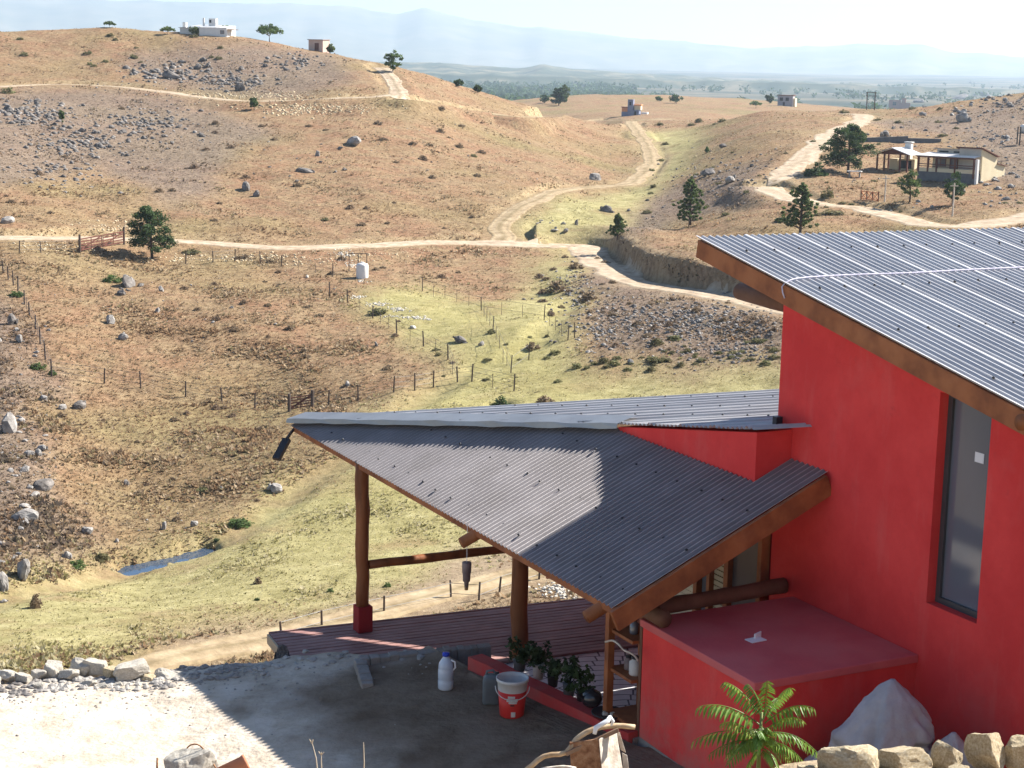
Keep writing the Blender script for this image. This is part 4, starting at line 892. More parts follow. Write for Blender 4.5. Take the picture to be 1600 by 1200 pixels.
SH = {'rock': [rockmesh(i, rockm, 2, 1 + i % 4) for i in range(12)], 'dark': [rockmesh(20 + i, rockd, 2, 3 + i % 5) for i in range(12)], 'tan': [slabmesh(40 + i, rocky) for i in range(9)], 'white': [rockmesh(60 + i, rockw) for i in range(5)], 'pale': [slabmesh(80 + i, rockw) for i in range(9)]}
def stone(kind_, p, sx, sy, sz, label, group, name='boulder', rz=None, tilt=.25, sink=.3):
    o = bpy.data.objects.new(name, rnd.choice(SH[kind_])); COL.objects.link(o)
    o.location = tuple(np.array(p) + WA * sz * (1 - 2 * sink) * .5); o.scale = (sx / 2, sy / 2, sz / 2); o.rotation_euler = (rnd.uniform(-tilt, tilt), rnd.uniform(-tilt, tilt), rnd.uniform(0, 6.28) if rz is None else rz)
    return tag(o, label, 'rock' if name == 'boulder' else 'stone', group)
# row of stones along the far edge of the yard
YR = [(-12, 1062, 24, 12, 'pale'), (12, 1058, 26, 14, 'pale'), (38, 1060, 22, 12, 'pale'), (60, 1055, 20, 12, 'pale'), (84, 1050, 32, 20, 'pale'), (108, 1056, 24, 14, 'pale'), (128, 1047, 30, 22, 'pale'), (152, 1048, 32, 24, 'pale'), (176, 1055, 22, 18, 'tan'),
      (262, 1060, 34, 16, 'pale'), (285, 1060, 26, 12, 'pale'), (317, 1055, 30, 16, 'pale'), (342, 1054, 24, 12, 'pale'), (368, 1052, 32, 16, 'pale'), (391, 1051, 14, 14, 'pale'), (414, 1050, 36, 16, 'pale'), (60, 1070, 14, 8, 'pale'), (140, 1068, 18, 9, 'pale'), (160, 1072, 16, 8, 'pale'), (185, 1070, 14, 8, 'pale'), (460, 1046, 22, 12, 'pale'), (232, 1062, 20, 12, 'tan')]
for x, y, w_, h_, k in YR:
    q = onz(x, y + 3, -6.25); s = w_ / FPX * (q @ FW); hs = h_ / FPX * (q @ FW) * 1.25
    stone(k, q, s * 1.35, s * .9, hs * 1.3, 'pale rough stone in the row along the far edge of the yard', 'stones edging the yard', 'edging_stone', rz=-.3 + rnd.uniform(-.3, .3), tilt=.15)
q = onz(208, 1054, -6.2); stone('pale', q, .40, .26, .26, 'largest white stone of the yard edge, at the start of the shadow', 'stones edging the yard', 'edging_stone', rz=.4)
q = onz(441, 1040, -6.2); stone('dark', q, .26, .2, .34, 'dark upright stone beside the corner of the wooden deck', 'stones edging the yard', 'edging_stone', rz=.1, tilt=.08)
# tan stones of the wall in front, and smaller ones under them
FR = [(1262, 1195, 46, 26), (1322, 1186, 88, 44), (1413, 1176, 84, 34), (1480, 1170, 48, 34), (1541, 1166, 62, 46), (1592, 1168, 46, 40), (1385, 1193, 26, 20), (1500, 1190, 40, 22), (1350, 1199, 46, 18), (1430, 1198, 38, 18), (1080, 1196, 40, 14), (1120, 1192, 30, 14), (1640, 1165, 50, 40)]
FRL = ['small tan stone left of the broad sloping one in the front wall', 'broad sloping tan stone in the sunlit front wall', 'wide flat topped tan stone in the front wall', 'blocky tan stone between the flat and peaked ones', 'large peaked tan stone in the front wall', 'rounded tan stone at the right end of the front wall', 'small pale stone wedged under the flat topped stone', 'low tan stone under the peaked stone', 'half buried tan stone under the sloping stone', 'little tan stone below the flat stone', 'low grey tan stone left of the green sapling', 'small grey tan stone at the foot of the sapling', 'tan stone']
for i, (x, y, w_, h_) in enumerate(FR[:-1]):
    q = onbank(x, y + 30); s = w_ / FPX * (q @ FW); hs = h_ / FPX * (q @ FW)
    stone('tan', q, s * 1.12, s * .8, hs * 1.5, FRL[i], 'tan stones of the front wall', 'wall_stone', rz=rnd.uniform(-.5, .5), tilt=.26, sink=.12)
pv_ = []; pf_ = []
for k in range(420):
    X = rnd.uniform(1.3, 3.2) if k % 3 else rnd.uniform(-2.5, 3.2); Y = rnd.uniform(5.8, 7.2); q = bpt(X, Y); V, F = rockshape(rnd.randrange(6) + 200, 1); s = rnd.uniform(.012, .04)
    o_ = len(pv_); rr = Matrix.Rotation(rnd.uniform(0, 6), 3, 'Z'); pv_ += [tuple(np.array(rr @ Vector(v)) * s * np.array([1, .8, .6]) + q) for v in V]; pf_ += [tuple(i + o_ for i in f) for f in F]
kind(meshobj('gravel', pv_, pf_, rocky), 'stuff')
pv_ = []; pf_ = []
for k in range(1500):
    bb = rnd.uniform(-6, -.2); aa = float(yedge(bb)) - abs(rnd.gauss(0, .45)) if rnd.random() < .93 else rnd.uniform(0, 4.6)
    if bb > -1.6 and rnd.random() < .8: continue
    q = ypt(aa, bb); V, F = rockshape(rnd.randrange(6) + 200, 1); s = rnd.uniform(.006, .02) if aa < float(yedge(bb)) - .5 else rnd.uniform(.01, .06)
    o_ = len(pv_); pv_ += [tuple(np.array(v) * s * np.array([1, .9, .6]) + q) for v in V]; pf_ += [tuple(i + o_ for i in f) for f in F]
kind(meshobj('pebbles', pv_, pf_, rockm), 'stuff')

# ailanthus sapling in front of the red block
ap = onbank(1185, 1199); ap = ap - FW * 0
t = thing('sapling', 'bright green sapling with long feathery leaves before the red block', 'sapling', ap)
lf = mat('sapling_leaflet', [(.085, .17, .022), (.15, .26, .035), (.24, .34, .06)], 7, .5, spec=.4, attr='tint', trl=.3)
pxm = (ap @ FW) / FPX
st = MB(); st.tube([ap - WA * .05, ap + np.array([.0, 0, .12]), ap + np.array([.004, .01, .27])], [.011, .009, .006], 8); build(st, 'stem', mat('green_stem', [(.16, .20, .05), (.22, .26, .08)], 6, .6), t, True)
LV = [((1190, 1135), (1092, 1095), .5), ((1188, 1150), (1085, 1150), .35), ((1195, 1130), (1272, 1098), .45), ((1190, 1120), (1133, 1062), .2), ((1195, 1115), (1200, 1062), .1), ((1192, 1118), (1168, 1066), .15), ((1200, 1120), (1235, 1070), .25), ((1200, 1145), (1282, 1172), .5), ((1195, 1150), (1140, 1185), .3), ((1200, 1160), (1262, 1192), .4), ((1198, 1140), (1255, 1120), .3), ((1185, 1155), (1128, 1125), .25), ((1192, 1170), (1215, 1200), .2), ((1188, 1172), (1165, 1205), .2), ((1192, 1125), (1215, 1088), .15), ((1186, 1160), (1110, 1172), .3)]
LV += [((1190 + rnd.uniform(-8, 8), 1150 + rnd.uniform(-10, 20)), (1188 + rnd.uniform(-52, 60), 1165 + rnd.uniform(-38, 34)), rnd.uniform(.1, .4)) for _ in range(14)]
for i, (p_, q_, droop) in enumerate(LV):
    dz = rnd.uniform(-.16, .12); dpt = ap @ FW; s0 = ray(*p_) * (dpt + dz * .1); s1 = ray(*q_) * (dpt + dz); mid_ = (s0 + s1) / 2 + WA * (.035 + .06 * droop)
    rc = [s0 * (1 - u_) ** 2 + 2 * mid_ * u_ * (1 - u_) + s1 * u_ * u_ for u_ in np.linspace(0, 1, 15)]; rc = [p + WA * (-.02 * droop * (k / 14) ** 3 * 6 * .5) for k, p in enumerate(rc)]
    mb = MB(); mb.tube(rc, [.0034 - .00013 * k for k in range(15)], 5)
    tot = np.linalg.norm(s1 - s0); ti = []; lv_ = []
    for k in range(2, 15):
        tg = rc[k] - rc[k - 1]; tg /= np.linalg.norm(tg); sdv = np.cross(tg, WA); sdv /= np.linalg.norm(sdv); upv = np.cross(sdv, tg)
        ll = tot * .22 * math.sin(math.pi * (.18 + .74 * k / 15)) ** .7 + .010
        for sg_ in (-1, 1):
            dr = sdv * sg_ * .62 + tg * .34 - WA * rnd.uniform(.5, .95) + upv * .05; dr /= np.linalg.norm(dr); wv = np.cross(dr, upv); wv /= np.linalg.norm(wv); w_ = ll * .115; nn_ = np.cross(wv, dr) * w_ * .35
            b0 = rc[k]; lv_ += [b0, b0 + dr * ll * .35 + wv * w_ + nn_, b0 + dr * ll * .35, b0 + dr * ll * .35 - wv * w_ + nn_, b0 + dr * ll * .75 + wv * w_ * .7 + nn_ - WA * ll * .06, b0 + dr * ll * .75 - WA * ll * .06, b0 + dr * ll * .75 - wv * w_ * .7 + nn_ - WA * ll * .06, b0 + dr * ll - WA * ll * .16]
    nL = len(lv_) // 8; F = []
    for k in range(nL):
        o_ = k * 8; F += [(o_, o_ + 1, o_ + 2, o_ + 2), (o_, o_ + 2, o_ + 3, o_ + 3), (o_ + 1, o_ + 4, o_ + 5, o_ + 2), (o_ + 2, o_ + 5, o_ + 6, o_ + 3), (o_ + 4, o_ + 7, o_ + 5, o_ + 5), (o_ + 5, o_ + 7, o_ + 6, o_ + 6)]
    fl = [tuple(dict.fromkeys(f)) for f in F]; o = meshobj('leaf', lv_ + [tuple(v) for v in mb.v], fl + [tuple(j + len(lv_) for j in f) for f in mb.f], lf, t)
    cc = o.data.color_attributes.new('tint', 'FLOAT_COLOR', 'POINT'); tv = np.ones((len(o.data.vertices), 4), np.float32); tv[:, :3] = rnd.uniform(.75, 1.25) * nrg.uniform(.85, 1.15, (len(tv), 1)); tv[:, 0] *= rnd.uniform(.85, 1.3); cc.data.foreach_set('color', tv.ravel())

# weathered box with a stick, at the front
q0 = onbank(930, 1199); dpt = q0 @ FW - .15
def fp(x, y, dd=0.): return ray(x, y) * (dpt + dd)
t = thing('wooden_crate', 'broken weathered wooden crate with a brown side and a pale plank side', 'crate', q0)
A1, A2, A3, A4 = fp(890, 1160), fp(935, 1155), fp(945, 1260), fp(896, 1262); back = .16
B1, B2, B3 = fp(963, 1142, .10), fp(983, 1262, .10), fp(935, 1155, .0)
mb = MB()
mb.hexa([A4, A3, A3 + FW * .02, A4 + FW * .02, A1, A2, A2 + FW * .02, A1 + FW * .02]); build(mb, 'brown_side', rustw, t, bev=.003)
mb = MB().hexa([A3 + RT * .002, B2, B2 + FW * .02, A3 + FW * .022 + RT * .002, A2 + RT * .002, B1, B1 + FW * .02, A2 + FW * .022 + RT * .002]); build(mb, 'pale_side', palew, t, bev=.003)
mb = MB().hexa([fp(970, 1172, .12), fp(978, 1176, .12), fp(978, 1176, .14), fp(970, 1172, .14), fp(961, 1140, .11), fp(968, 1144, .11), fp(968, 1144, .13), fp(961, 1140, .13)]); mb.hexa([fp(976, 1262, .12), fp(990, 1262, .12), fp(990, 1262, .14), fp(976, 1262, .14), fp(972, 1176, .11), fp(980, 1180, .11), fp(980, 1180, .13), fp(972, 1176, .13)]); build(mb, 'corner_batten', palew, t, bev=.002)
mb = MB().beam(fp(884, 1178, -.01), fp(966, 1140, .05), .014, .022); build(mb, 'top_rail', mat('brown_batten', [(.22, .14, .09), (.32, .21, .14)], 9, .85), t, bev=.002)
mb = MB().tube([fp(929, 1147, -.01), fp(931, 1137), fp(940, 1132), fp(950, 1126, .01), fp(953, 1119, .02)], [.010, .013, .012, .013, .007], 9); mb.tube([fp(953, 1119, .02), fp(958, 1127, .03), fp(955, 1134, .03)], [.007, .008, .006], 8); build(mb, 'rag', paper, t, True)
o = build(MB().tube(resample(np.array([fp(822, 1204), fp(850, 1182), fp(884, 1176), fp(900, 1156, .02), fp(925, 1140, .03), fp(962, 1134, .06), fp(992, 1136, .07)]), .03), .0135, 8, jit=.1), 'bent_stick', mat('tan_stick', [(.34, .22, .12), (.5, .36, .22), (.6, .46, .3)], 14, .85), None, True); tag(o, 'long bent tan stick lying over the broken wooden crate', 'stick')
o = build(MB().tube(resample(np.array([fp(845, 1202, -.1), fp(880, 1198, -.1), fp(900, 1201, -.1)]), .03), .008, 6), 'dry_stick', palew, None, True); tag(o, 'short pale stick beside the bent stick at the front edge', 'stick')
# terracotta pipe, pale boulder, hooked wire and stalks at the front left
pp = onbank(366, 1199); dp2 = pp @ FW
def f2(x, y, dd=0.): return ray(x, y) * (dp2 + dd)
pc = [f2(330, 1212), f2(384, 1186, .06)]; ax_ = (pc[1] - pc[0]); ax_ /= np.linalg.norm(ax_)
mb = MB(); V = []; F = []; n = 24; sdv = np.cross(ax_, WA); sdv /= np.linalg.norm(sdv); upv = np.cross(sdv, ax_)
for i, (pt, r_) in enumerate([(pc[0] - ax_ * .2, .052), (pc[1] - ax_ * .02, .052), (pc[1] - ax_ * .018, .056), (pc[1], .056), (pc[1], .045), (pc[0] - ax_ * .2, .045)]):
    for k in range(n): an = 2 * math.pi * k / n; V.append(pt - upv * .03 + (sdv * math.cos(an) + upv * math.sin(an)) * r_)
for i in range(5):
    for k in range(n): F.append((i * n + k, i * n + (k + 1) % n, (i + 1) * n + (k + 1) % n, (i + 1) * n + k))
o = build(mb.add(V, F), 'clay_pipe', clay, None, True); tag(o, 'terracotta clay pipe lying at the sunlit edge of the bank', 'pipe')
q = f2(296, 1192); stone('pale', q - WA * .10, .30, .22, .28, 'rounded pale boulder beside the terracotta pipe', None, 'boulder', rz=.2, tilt=.05)
o = build(MB().tube(resample(np.array([f2(346, 1215), f2(330, 1188), f2(318, 1170), f2(308, 1163), f2(298, 1164), f2(292, 1169)]), .02), .0042, 6), 'hooked_wire', rustw, None, True); tag(o, 'rusty hooked wire rising beside the terracotta pipe', 'wire')
o = build(MB().tube([f2(245, 1215), f2(246, 1184)], .006, 7), 'iron_rod', rustw, None, True); tag(o, 'short rusty iron rod standing by the pale boulder', 'rod')
stm = mat('dry_stalk', [(.42, .34, .24), (.56, .48, .36)], 8, .9)
for i, (L_, hd_) in enumerate([([(497, 1215), (494, 1185), (488, 1162)], 1), ([(503, 1215), (502, 1190), (502, 1180)], 1), ([(568, 1215), (569, 1190), (568, 1160)], 0)]):
    pts = [f2(*p, .1 * i) for p in L_]; mb = MB().tube(pts, [.0035, .003, .0018], 5)
    if hd_:
        for k in range(5): mb.tube([pts[-1], pts[-1] + np.array([rnd.uniform(-.016, .016), 0, rnd.uniform(.0, .03)])], .0022, 4)
    o = build(mb, 'dry_stalk', stm); tag(o, ['dry stalk with a bent pale seed head', 'short dry stalk with a forked top beside the bent one', 'single thin upright dry stalk in front of the dark earth'][i], 'dry plant', 'dry stalks on the bank')
# ================================================================== THE VALLEY: stones, plants, trees, fences, buildings
def pxm_at(p): return float(np.linalg.norm(p)) / FPX         # metres per photo pixel at a place
HOUSEMASK = [(430, 650), (1215, 612), (1215, 470), (1085, 370), (1600, 355), (1600, 1200), (0, 1200), (0, 1075), (430, 1040), (560, 960), (575, 740)]
def open_px(x, y):
    n = len(HOUSEMASK); ins = False
    for i in range(n):
        (xa, ya), (xb, yb) = HOUSEMASK[i], HOUSEMASK[(i + 1) % n]
        if (ya > y) != (yb > y) and x < (xb - xa) * (y - ya) / (yb - ya) + xa: ins = not ins
    return not ins
def put(kind_, x, y, w_, h_, label, group, k=1.15):
    q = hit(x, y + h_ * .3); m_ = pxm_at(q)
    return stone(kind_, q, w_ * m_ * k, w_ * m_ * rnd.uniform(.65, .9), max(h_ * m_ * 1.25, .10), label, group, tilt=.3, sink=.3)
BIG = [  # single boulders one can pick out
 (68, 757, 46, 22, 'dark', 'large flat topped grey boulder with a dark face low on the left slope'), (38, 806, 40, 20, 'rock', 'broad pale boulder below the flat topped grey one'),
 (14, 664, 44, 34, 'rock', 'tall grey boulder on the left slope with a deep crack'), (36, 890, 26, 40, 'rock', 'upright grey boulder standing near the creek'), (6, 912, 22, 34, 'rock', 'dark grey boulder close beside the upright one near the creek'),
 (137, 829, 18, 15, 'rock', 'small squat grey boulder alone on the brown slope above the creek'), (124, 632, 28, 18, 'dark', 'round dark grey boulder on the slope below the wire fence'), (98, 636, 20, 9, 'rock', 'low grey boulder just left of the round dark one'),
 (68, 622, 20, 12, 'rock', 'pale grey boulder above the round dark one'), (60, 708, 14, 12, 'rock', 'small boulder halfway between the cracked and flat topped ones'), (200, 440, 44, 24, 'dark', 'biggest jagged rock outcrop below the pine and double gate'),
 (190, 457, 24, 10, 'dark', 'low slab at the foot of the jagged outcrop below the gate'), (172, 500, 26, 15, 'rock', 'grey rock heap in the golden grass left of centre'), (192, 527, 28, 12, 'rock', 'long pale rock below the grey heap in golden grass'),
 (252, 452, 12, 11, 'rock', 'small grey rock right of the jagged outcrop'), (246, 485, 13, 9, 'rock', 'small dark rock below the small grey one right of the outcrop'), (385, 291, 30, 20, 'dark', 'dark upright outcrop on the middle of the brown hillside'),
 (400, 303, 16, 12, 'dark', 'smaller dark rock right against the upright hillside outcrop'), (553, 222, 34, 16, 'rock', 'grey rock ridge high on the hillside right of centre'), (478, 266, 34, 10, 'dark', 'long dark rock below the high grey ridge rock'),
 (496, 240, 12, 12, 'rock', 'small grey rock left of the high ridge rock'), (930, 277, 26, 14, 'rock', 'grey rock alone beside the valley track'), (948, 327, 26, 11, 'dark', 'dark flat rock on the green saddle near the fork'),
 (901, 348, 14, 12, 'dark', 'round dark rock below the flat one by the fork'), (884, 360, 16, 9, 'dark', 'dark low rock nearest the road fork'), (985, 590 - 25, 10, 8, 'rock', 'pale rock at the left end of the stony bank'),
 (1492, 290, 18, 18, 'rock', 'large round boulder below the cream house'), (1505, 185, 34, 16, 'rock', 'long grey outcrop on the slope above the cream house'), (1382, 210, 22, 12, 'dark', 'dark outcrop above the log pavilion'),
 (1500, 152, 40, 10, 'dark', 'dark rock mass on the right skyline'), (1435, 158, 24, 8, 'dark', 'low dark rock on the skyline near the brick ruin'), (1540, 148, 22, 8, 'dark', 'small dark rock on the skyline at far right'),
 (720, 531, 36, 10, 'dark', 'low dark rock group in the pale grass of the valley'), (752, 537, 16, 8, 'rock', 'small rock beside the low dark rock in the valley'), (588, 538, 8, 9, 'rock', 'single white faced rock on the rust coloured slope'),
 (543, 600, 16, 9, 'rock', 'pale rock by the bottom fence beside the small gate'), (256, 822, 16, 16, 'rock', 'pale boulder standing just above the pond'), (304, 818, 12, 12, 'rock', 'small pale boulder above the right end of the pond'),
 (432, 762, 30, 16, 'rock', 'grey rock heap at the meadow edge near the verandah'), (345, 763, 10, 7, 'rock', 'tiny pale rock left of the heap at the meadow edge'), (197, 755, 10, 12, 'rock', 'pale pointed rock on the brown slope above the pond'),
 (105, 868, 20, 12, 'rock', 'grey rock beside a green tuft left of the pond'), (183, 845, 12, 7, 'rock', 'flat pale rock left above the pond'), (20, 500, 24, 20, 'dark', 'dark boulder at the left edge beside the fence line'),
 (30, 530, 20, 14, 'rock', 'pale boulder under the dark one beside the fence line'), (12, 345, 34, 12, 'rock', 'grey rocks beside the road at the left edge'), (268, 118, 40, 13, 'dark', 'long dark outcrop under the hilltop house'),
 (375, 137, 20, 14, 'dark', 'dark rock above the upper road bend'), (1130, 240 - 12, 16, 8, 'dark', 'dark rock on the right hill below the skyline track'), (1108, 270, 30, 12, 'dark', 'long rock band on the slope left of the big pine'),
 (1140, 282, 24, 12, 'rock', 'pale rock band end close to the hill road')]
for x, y, w_, h_, k_, lab in BIG: put(k_, x, y, w_, h_, lab, None)
CL = [  # clusters: centre, spread, how many, size in photo pixels, stone, label, group
 (40, 175, 60, 22, 16, (8, 22), 'dark', 'dark grey rock among the crowded outcrops at the upper left', 'rocks of the upper left slope'), (150, 215, 90, 26, 20, (7, 20), 'dark', 'dark grey rock among the crowded outcrops at the upper left', 'rocks of the upper left slope'),
 (250, 205, 60, 20, 9, (6, 16), 'dark', 'dark grey rock among the crowded outcrops at the upper left', 'rocks of the upper left slope'),
 (300, 110, 70, 20, 14, (7, 20), 'dark', 'small dark rock on the hilltop slope below the white house', 'rocks under the hilltop house'), (450, 100, 60, 14, 12, (6, 16), 'dark', 'small dark rock on the hilltop slope below the white house', 'rocks under the hilltop house'), (360, 130, 50, 12, 8, (7, 16), 'dark', 'small dark rock on the hilltop slope below the white house', 'rocks under the hilltop house'),
 (30, 700, 40, 90, 22, (8, 24), 'rock', 'grey lichen rock on the lower left slope by the boulders', 'rocks of the lower left slope'), (20, 830, 30, 60, 10, (8, 20), 'rock', 'grey lichen rock on the lower left slope by the boulders', 'rocks of the lower left slope'), (60, 520, 50, 30, 6, (7, 16), 'rock', 'grey lichen rock on the lower left slope by the boulders', 'rocks of the lower left slope'),
 (250, 810, 60, 26, 6, (5, 10), 'rock', 'little pale rock on the brown bank above the creek', 'rocks above the creek'), (200, 450, 40, 12, 7, (7, 18), 'dark', 'dark rock around the jagged outcrop below the gate', 'rocks below the gate'),
 (400, 500, 160, 60, 12, (4, 9), 'rock', 'small loose rock in the rust coloured grass', 'loose rocks on the slope'), (480, 250, 130, 40, 12, (5, 12), 'dark', 'small dark rock on the wide brown hillside', 'rocks of the wide hillside'), (750, 260, 150, 50, 8, (4, 8), 'dark', 'small dark rock on the wide brown hillside', 'rocks of the wide hillside'),
 (860, 350, 40, 10, 9, (6, 12), 'rock', 'small rock in the hollow beside the road fork', 'rocks by the road fork'), (1110, 275, 60, 24, 15, (6, 16), 'dark', 'rock of the band left of the big pine', 'rocks left of the pine'), (1040, 320, 50, 20, 7, (5, 11), 'dark', 'rock of the band left of the big pine', 'rocks left of the pine'),
 (1340, 285, 50, 16, 8, (5, 11), 'rock', 'small rock around the drive of the cream house', 'rocks by the drive'), (1560, 290, 40, 34, 22, (7, 18), 'rock', 'grey boulder on the slope right of the cream house', 'boulders right of the cream house'), (1500, 175, 80, 16, 18, (6, 17), 'rock', 'grey rock scattered above the cream house', 'rocks above the cream house'), (1400, 205, 60, 10, 8, (6, 13), 'dark', 'grey rock scattered above the cream house', 'rocks above the cream house'), (1520, 150, 70, 6, 9, (6, 14), 'dark', 'rock on the skyline of the right hill', 'rocks of the right skyline'),
 (1570, 215, 30, 20, 8, (7, 15), 'rock', 'grey rock near the water tower', 'rocks near the water tower'), (1450, 320, 60, 10, 8, (6, 12), 'rock', 'rock beside the lower road', 'rocks beside the lower road'),
 (1080, 500, 90, 26, 34, (6, 13), 'rock', 'pale blocky stone tipped down the bank below the road', 'stones of the road bank'), (930, 530, 22, 26, 14, (6, 13), 'rock', 'pale blocky stone tipped down the bank below the road', 'stones of the road bank'), (1140, 550, 70, 14, 12, (6, 12), 'dark', 'pale blocky stone tipped down the bank below the road', 'stones of the road bank')]
nrk = 0
for cx, cy, sx, sy, n_, (s0, s1), k_, lab, grp in CL:
    c_ = 0; tries = 0
    while c_ < n_ and tries < n_ * 6:
        tries += 1; x = rnd.gauss(cx, sx * .55); y = rnd.gauss(cy, sy * .55)
        if not open_px(x, y) or not (-8 < x < 1608) or y < 40: continue
        if hit(x, y)[1] > 420: continue
        s = s0 + (s1 - s0) * rnd.random() ** 1.8; put(k_, x, y, s, s * rnd.uniform(.28, .5), lab, grp); c_ += 1; nrk += 1

# loose rubble nobody could count: road edges and the bank of the right road
def rubble(name, spots, mm, anywhere):
    base = [rockshape(300 + i, 1) for i in range(6)]; Vs = []; Fs = []; o_ = 0
    for (x, y, sx, sy, k, s0, s1) in spots:
        for _ in range(k):
            px, py = rnd.gauss(x, sx * .6), rnd.gauss(y, sy * .6)
            if not anywhere and not open_px(px, py): continue
            q = hit(px, py); s = rnd.uniform(s0, s1) * pxm_at(q) * .55; V, F = rnd.choice(base); an = rnd.uniform(0, 6.28); ca, sa = math.cos(an), math.sin(an)
            V = np.array(V) * s * np.array([1, rnd.uniform(.6, 1), rnd.uniform(.5, .8)]); V = np.stack([V[:, 0] * ca - V[:, 1] * sa, V[:, 0] * sa + V[:, 1] * ca, V[:, 2]], -1) + q
            Vs.append(V); Fs.append(np.array(F) + o_); o_ += len(V)
    return kind(fastmesh(name, np.concatenate(Vs), np.concatenate(Fs), mm), 'stuff')
rubble('rubble', [(1080, 505, 120, 26, 240, 2, 8), (940, 520, 40, 30, 90, 2, 8), (1150, 545, 90, 18, 60, 2, 7), (900, 450, 40, 30, 80, 2, 6)], rockm, 0)
rubble('rubble', [(1080, 505, 130, 30, 620, 3, 10), (940, 500, 50, 40, 160, 3, 9), (1150, 550, 90, 18, 200, 3, 9), (900, 450, 40, 30, 90, 3, 8)], rockd, 0)
rubble('rubble', [(400, 405, 150, 8, 260, 2, 6), (480, 172, 70, 8, 220, 2, 6), (420, 150, 70, 5, 110, 2, 5), (190, 355, 50, 8, 80, 2, 6), (80, 386, 60, 8, 70, 2, 6), (660, 396, 120, 6, 80, 2, 4), (560, 170, 60, 6, 60, 2, 4), (330, 150, 40, 5, 60, 2, 5)], rocky, 0)
rubble('rubble', [(885, 922, 34, 12, 260, 3, 10)], rockw, 1)
rubble('rubble', [(150, 205, 160, 45, 420, 2, 6), (330, 115, 140, 35, 330, 2, 5), (50, 180, 60, 16, 150, 4, 13), (130, 225, 70, 16, 160, 4, 12), (230, 190, 60, 14, 120, 4, 11), (90, 270, 70, 20, 90, 4, 11), (270, 115, 60, 12, 130, 4, 13), (370, 130, 50, 10, 90, 4, 11), (470, 95, 40, 8, 60, 4, 9), (1120, 280, 90, 40, 200, 2, 7), (1530, 230, 80, 60, 300, 2, 7), (1580, 160, 60, 14, 80, 3, 9), (40, 700, 50, 130, 160, 2, 7), (700, 250, 250, 60, 100, 2, 4), (300, 500, 260, 90, 120, 2, 4)], rockd, 0)

# grass tufts over all the near slopes
tel = Z / D[None]; dt_ = np.diff(tel, axis=1); hz_ = np.maximum.accumulate(tel, axis=1)
vis = (tel[:, 1:] >= hz_[:, :-1] - .003) & (D[1:] < 400)[None] & (np.abs(AZL) < R(19.5))[:, None] & (D[1:] > 48)[None]
wgt = np.clip(dt_, .00015, None) ** .75 * vis * np.gradient(AZL)[:, None] * (roaddist[:, 1:] > .5) * (creekd[:, 1:] > 1.0)
cum = np.cumsum(wgt.ravel()); NT = 330000; pick = np.searchsorted(cum, nrg.random(NT) * cum[-1]); ii, jj = np.unravel_index(pick, wgt.shape)
dA = np.gradient(AZL)[ii]; az_ = AZL[ii] + dA * nrg.uniform(-.5, .5, NT); d_ = D[jj] + (D[jj + 1] - D[jj]) * nrg.random(NT)
X_, Y_ = np.sin(az_) * d_, np.cos(az_) * d_; Zt = hfun(az_, d_)
mz, yzn, bz, rz_ = mead[ii, jj], yell[ii, jj], bare[ii, jj], rock_and_shade[ii, jj]
keep = nrg.random(NT) > bz * .8; X_, Y_, Zt, mz, yzn, rz_ = [q[keep] for q in (X_, Y_, Zt, mz, yzn, rz_)]; NT = len(X_)
hs = nrg.uniform(.05, .15, NT) * (1 + 1.1 * np.clip(fbm(X_ / 4, Y_ / 4, 3) * 2.2, 0, 1)) * (1 - .45 * mz) * (.6 + .8 * nrg.random(NT) ** 2); ws = hs * nrg.uniform(1., 2., NT)
pal = np.array([[.32, .225, .135], [.28, .18, .105], [.39, .295, .19], [.23, .16, .10], [.45, .355, .24], [.25, .205, .115]]); ci = nrg.integers(0, 6, NT)
patchn = fbm(X_ / 9, Y_ / 9, 3); ci = np.where(patchn > .22, nrg.choice([1, 3, 1, 0], NT), ci)
col = pal[ci] * nrg.uniform(.75, 1.2, (NT, 1))
pm_ = np.array([[.36, .315, .16], [.30, .265, .115], [.43, .38, .22], [.24, .215, .09], [.50, .445, .29]])[nrg.integers(0, 5, NT)] * nrg.uniform(.8, 1.2, (NT, 1))
pr2 = np.array([[.20, .15, .115], [.15, .115, .09], [.27, .21, .155], [.11, .09, .07]])[nrg.integers(0, 4, NT)]
col = np.where((nrg.random(NT) < mz)[:, None], pm_, col); col = np.where((nrg.random(NT) < rz_ * .6 * (1 - mz))[:, None], pr2, col)
nb = 4; base_ = np.stack([X_, Y_, Zt - .03], -1)[:, None, :].repeat(nb, 1); an = nrg.uniform(0, 6.283, (NT, nb)); lean = nrg.uniform(.15, .8, (NT, nb)) * ws[:, None]
dirv = np.stack([np.cos(an), np.sin(an), np.zeros_like(an)], -1); perp = np.stack([-np.sin(an), np.cos(an), np.zeros_like(an)], -1); bw = (ws * .30)[:, None, None]
hh_ = hs[:, None, None] * nrg.uniform(.6, 1.1, (NT, nb, 1))
Vt = np.stack([base_ - perp * bw, base_ + perp * bw, base_ + dirv * lean[..., None] + hh_ * WA], 2).reshape(-1, 3)
grm = mat('dry_grass_blades', [(.94, .94, .94), (1., 1., 1.)], .3, .95, attr='tint', spec=.05, trl=.5)
kind(fastmesh('grass', Vt, np.arange(NT * nb * 3).reshape(-1, 3), grm, col.repeat(nb * 3, 0)), 'stuff')

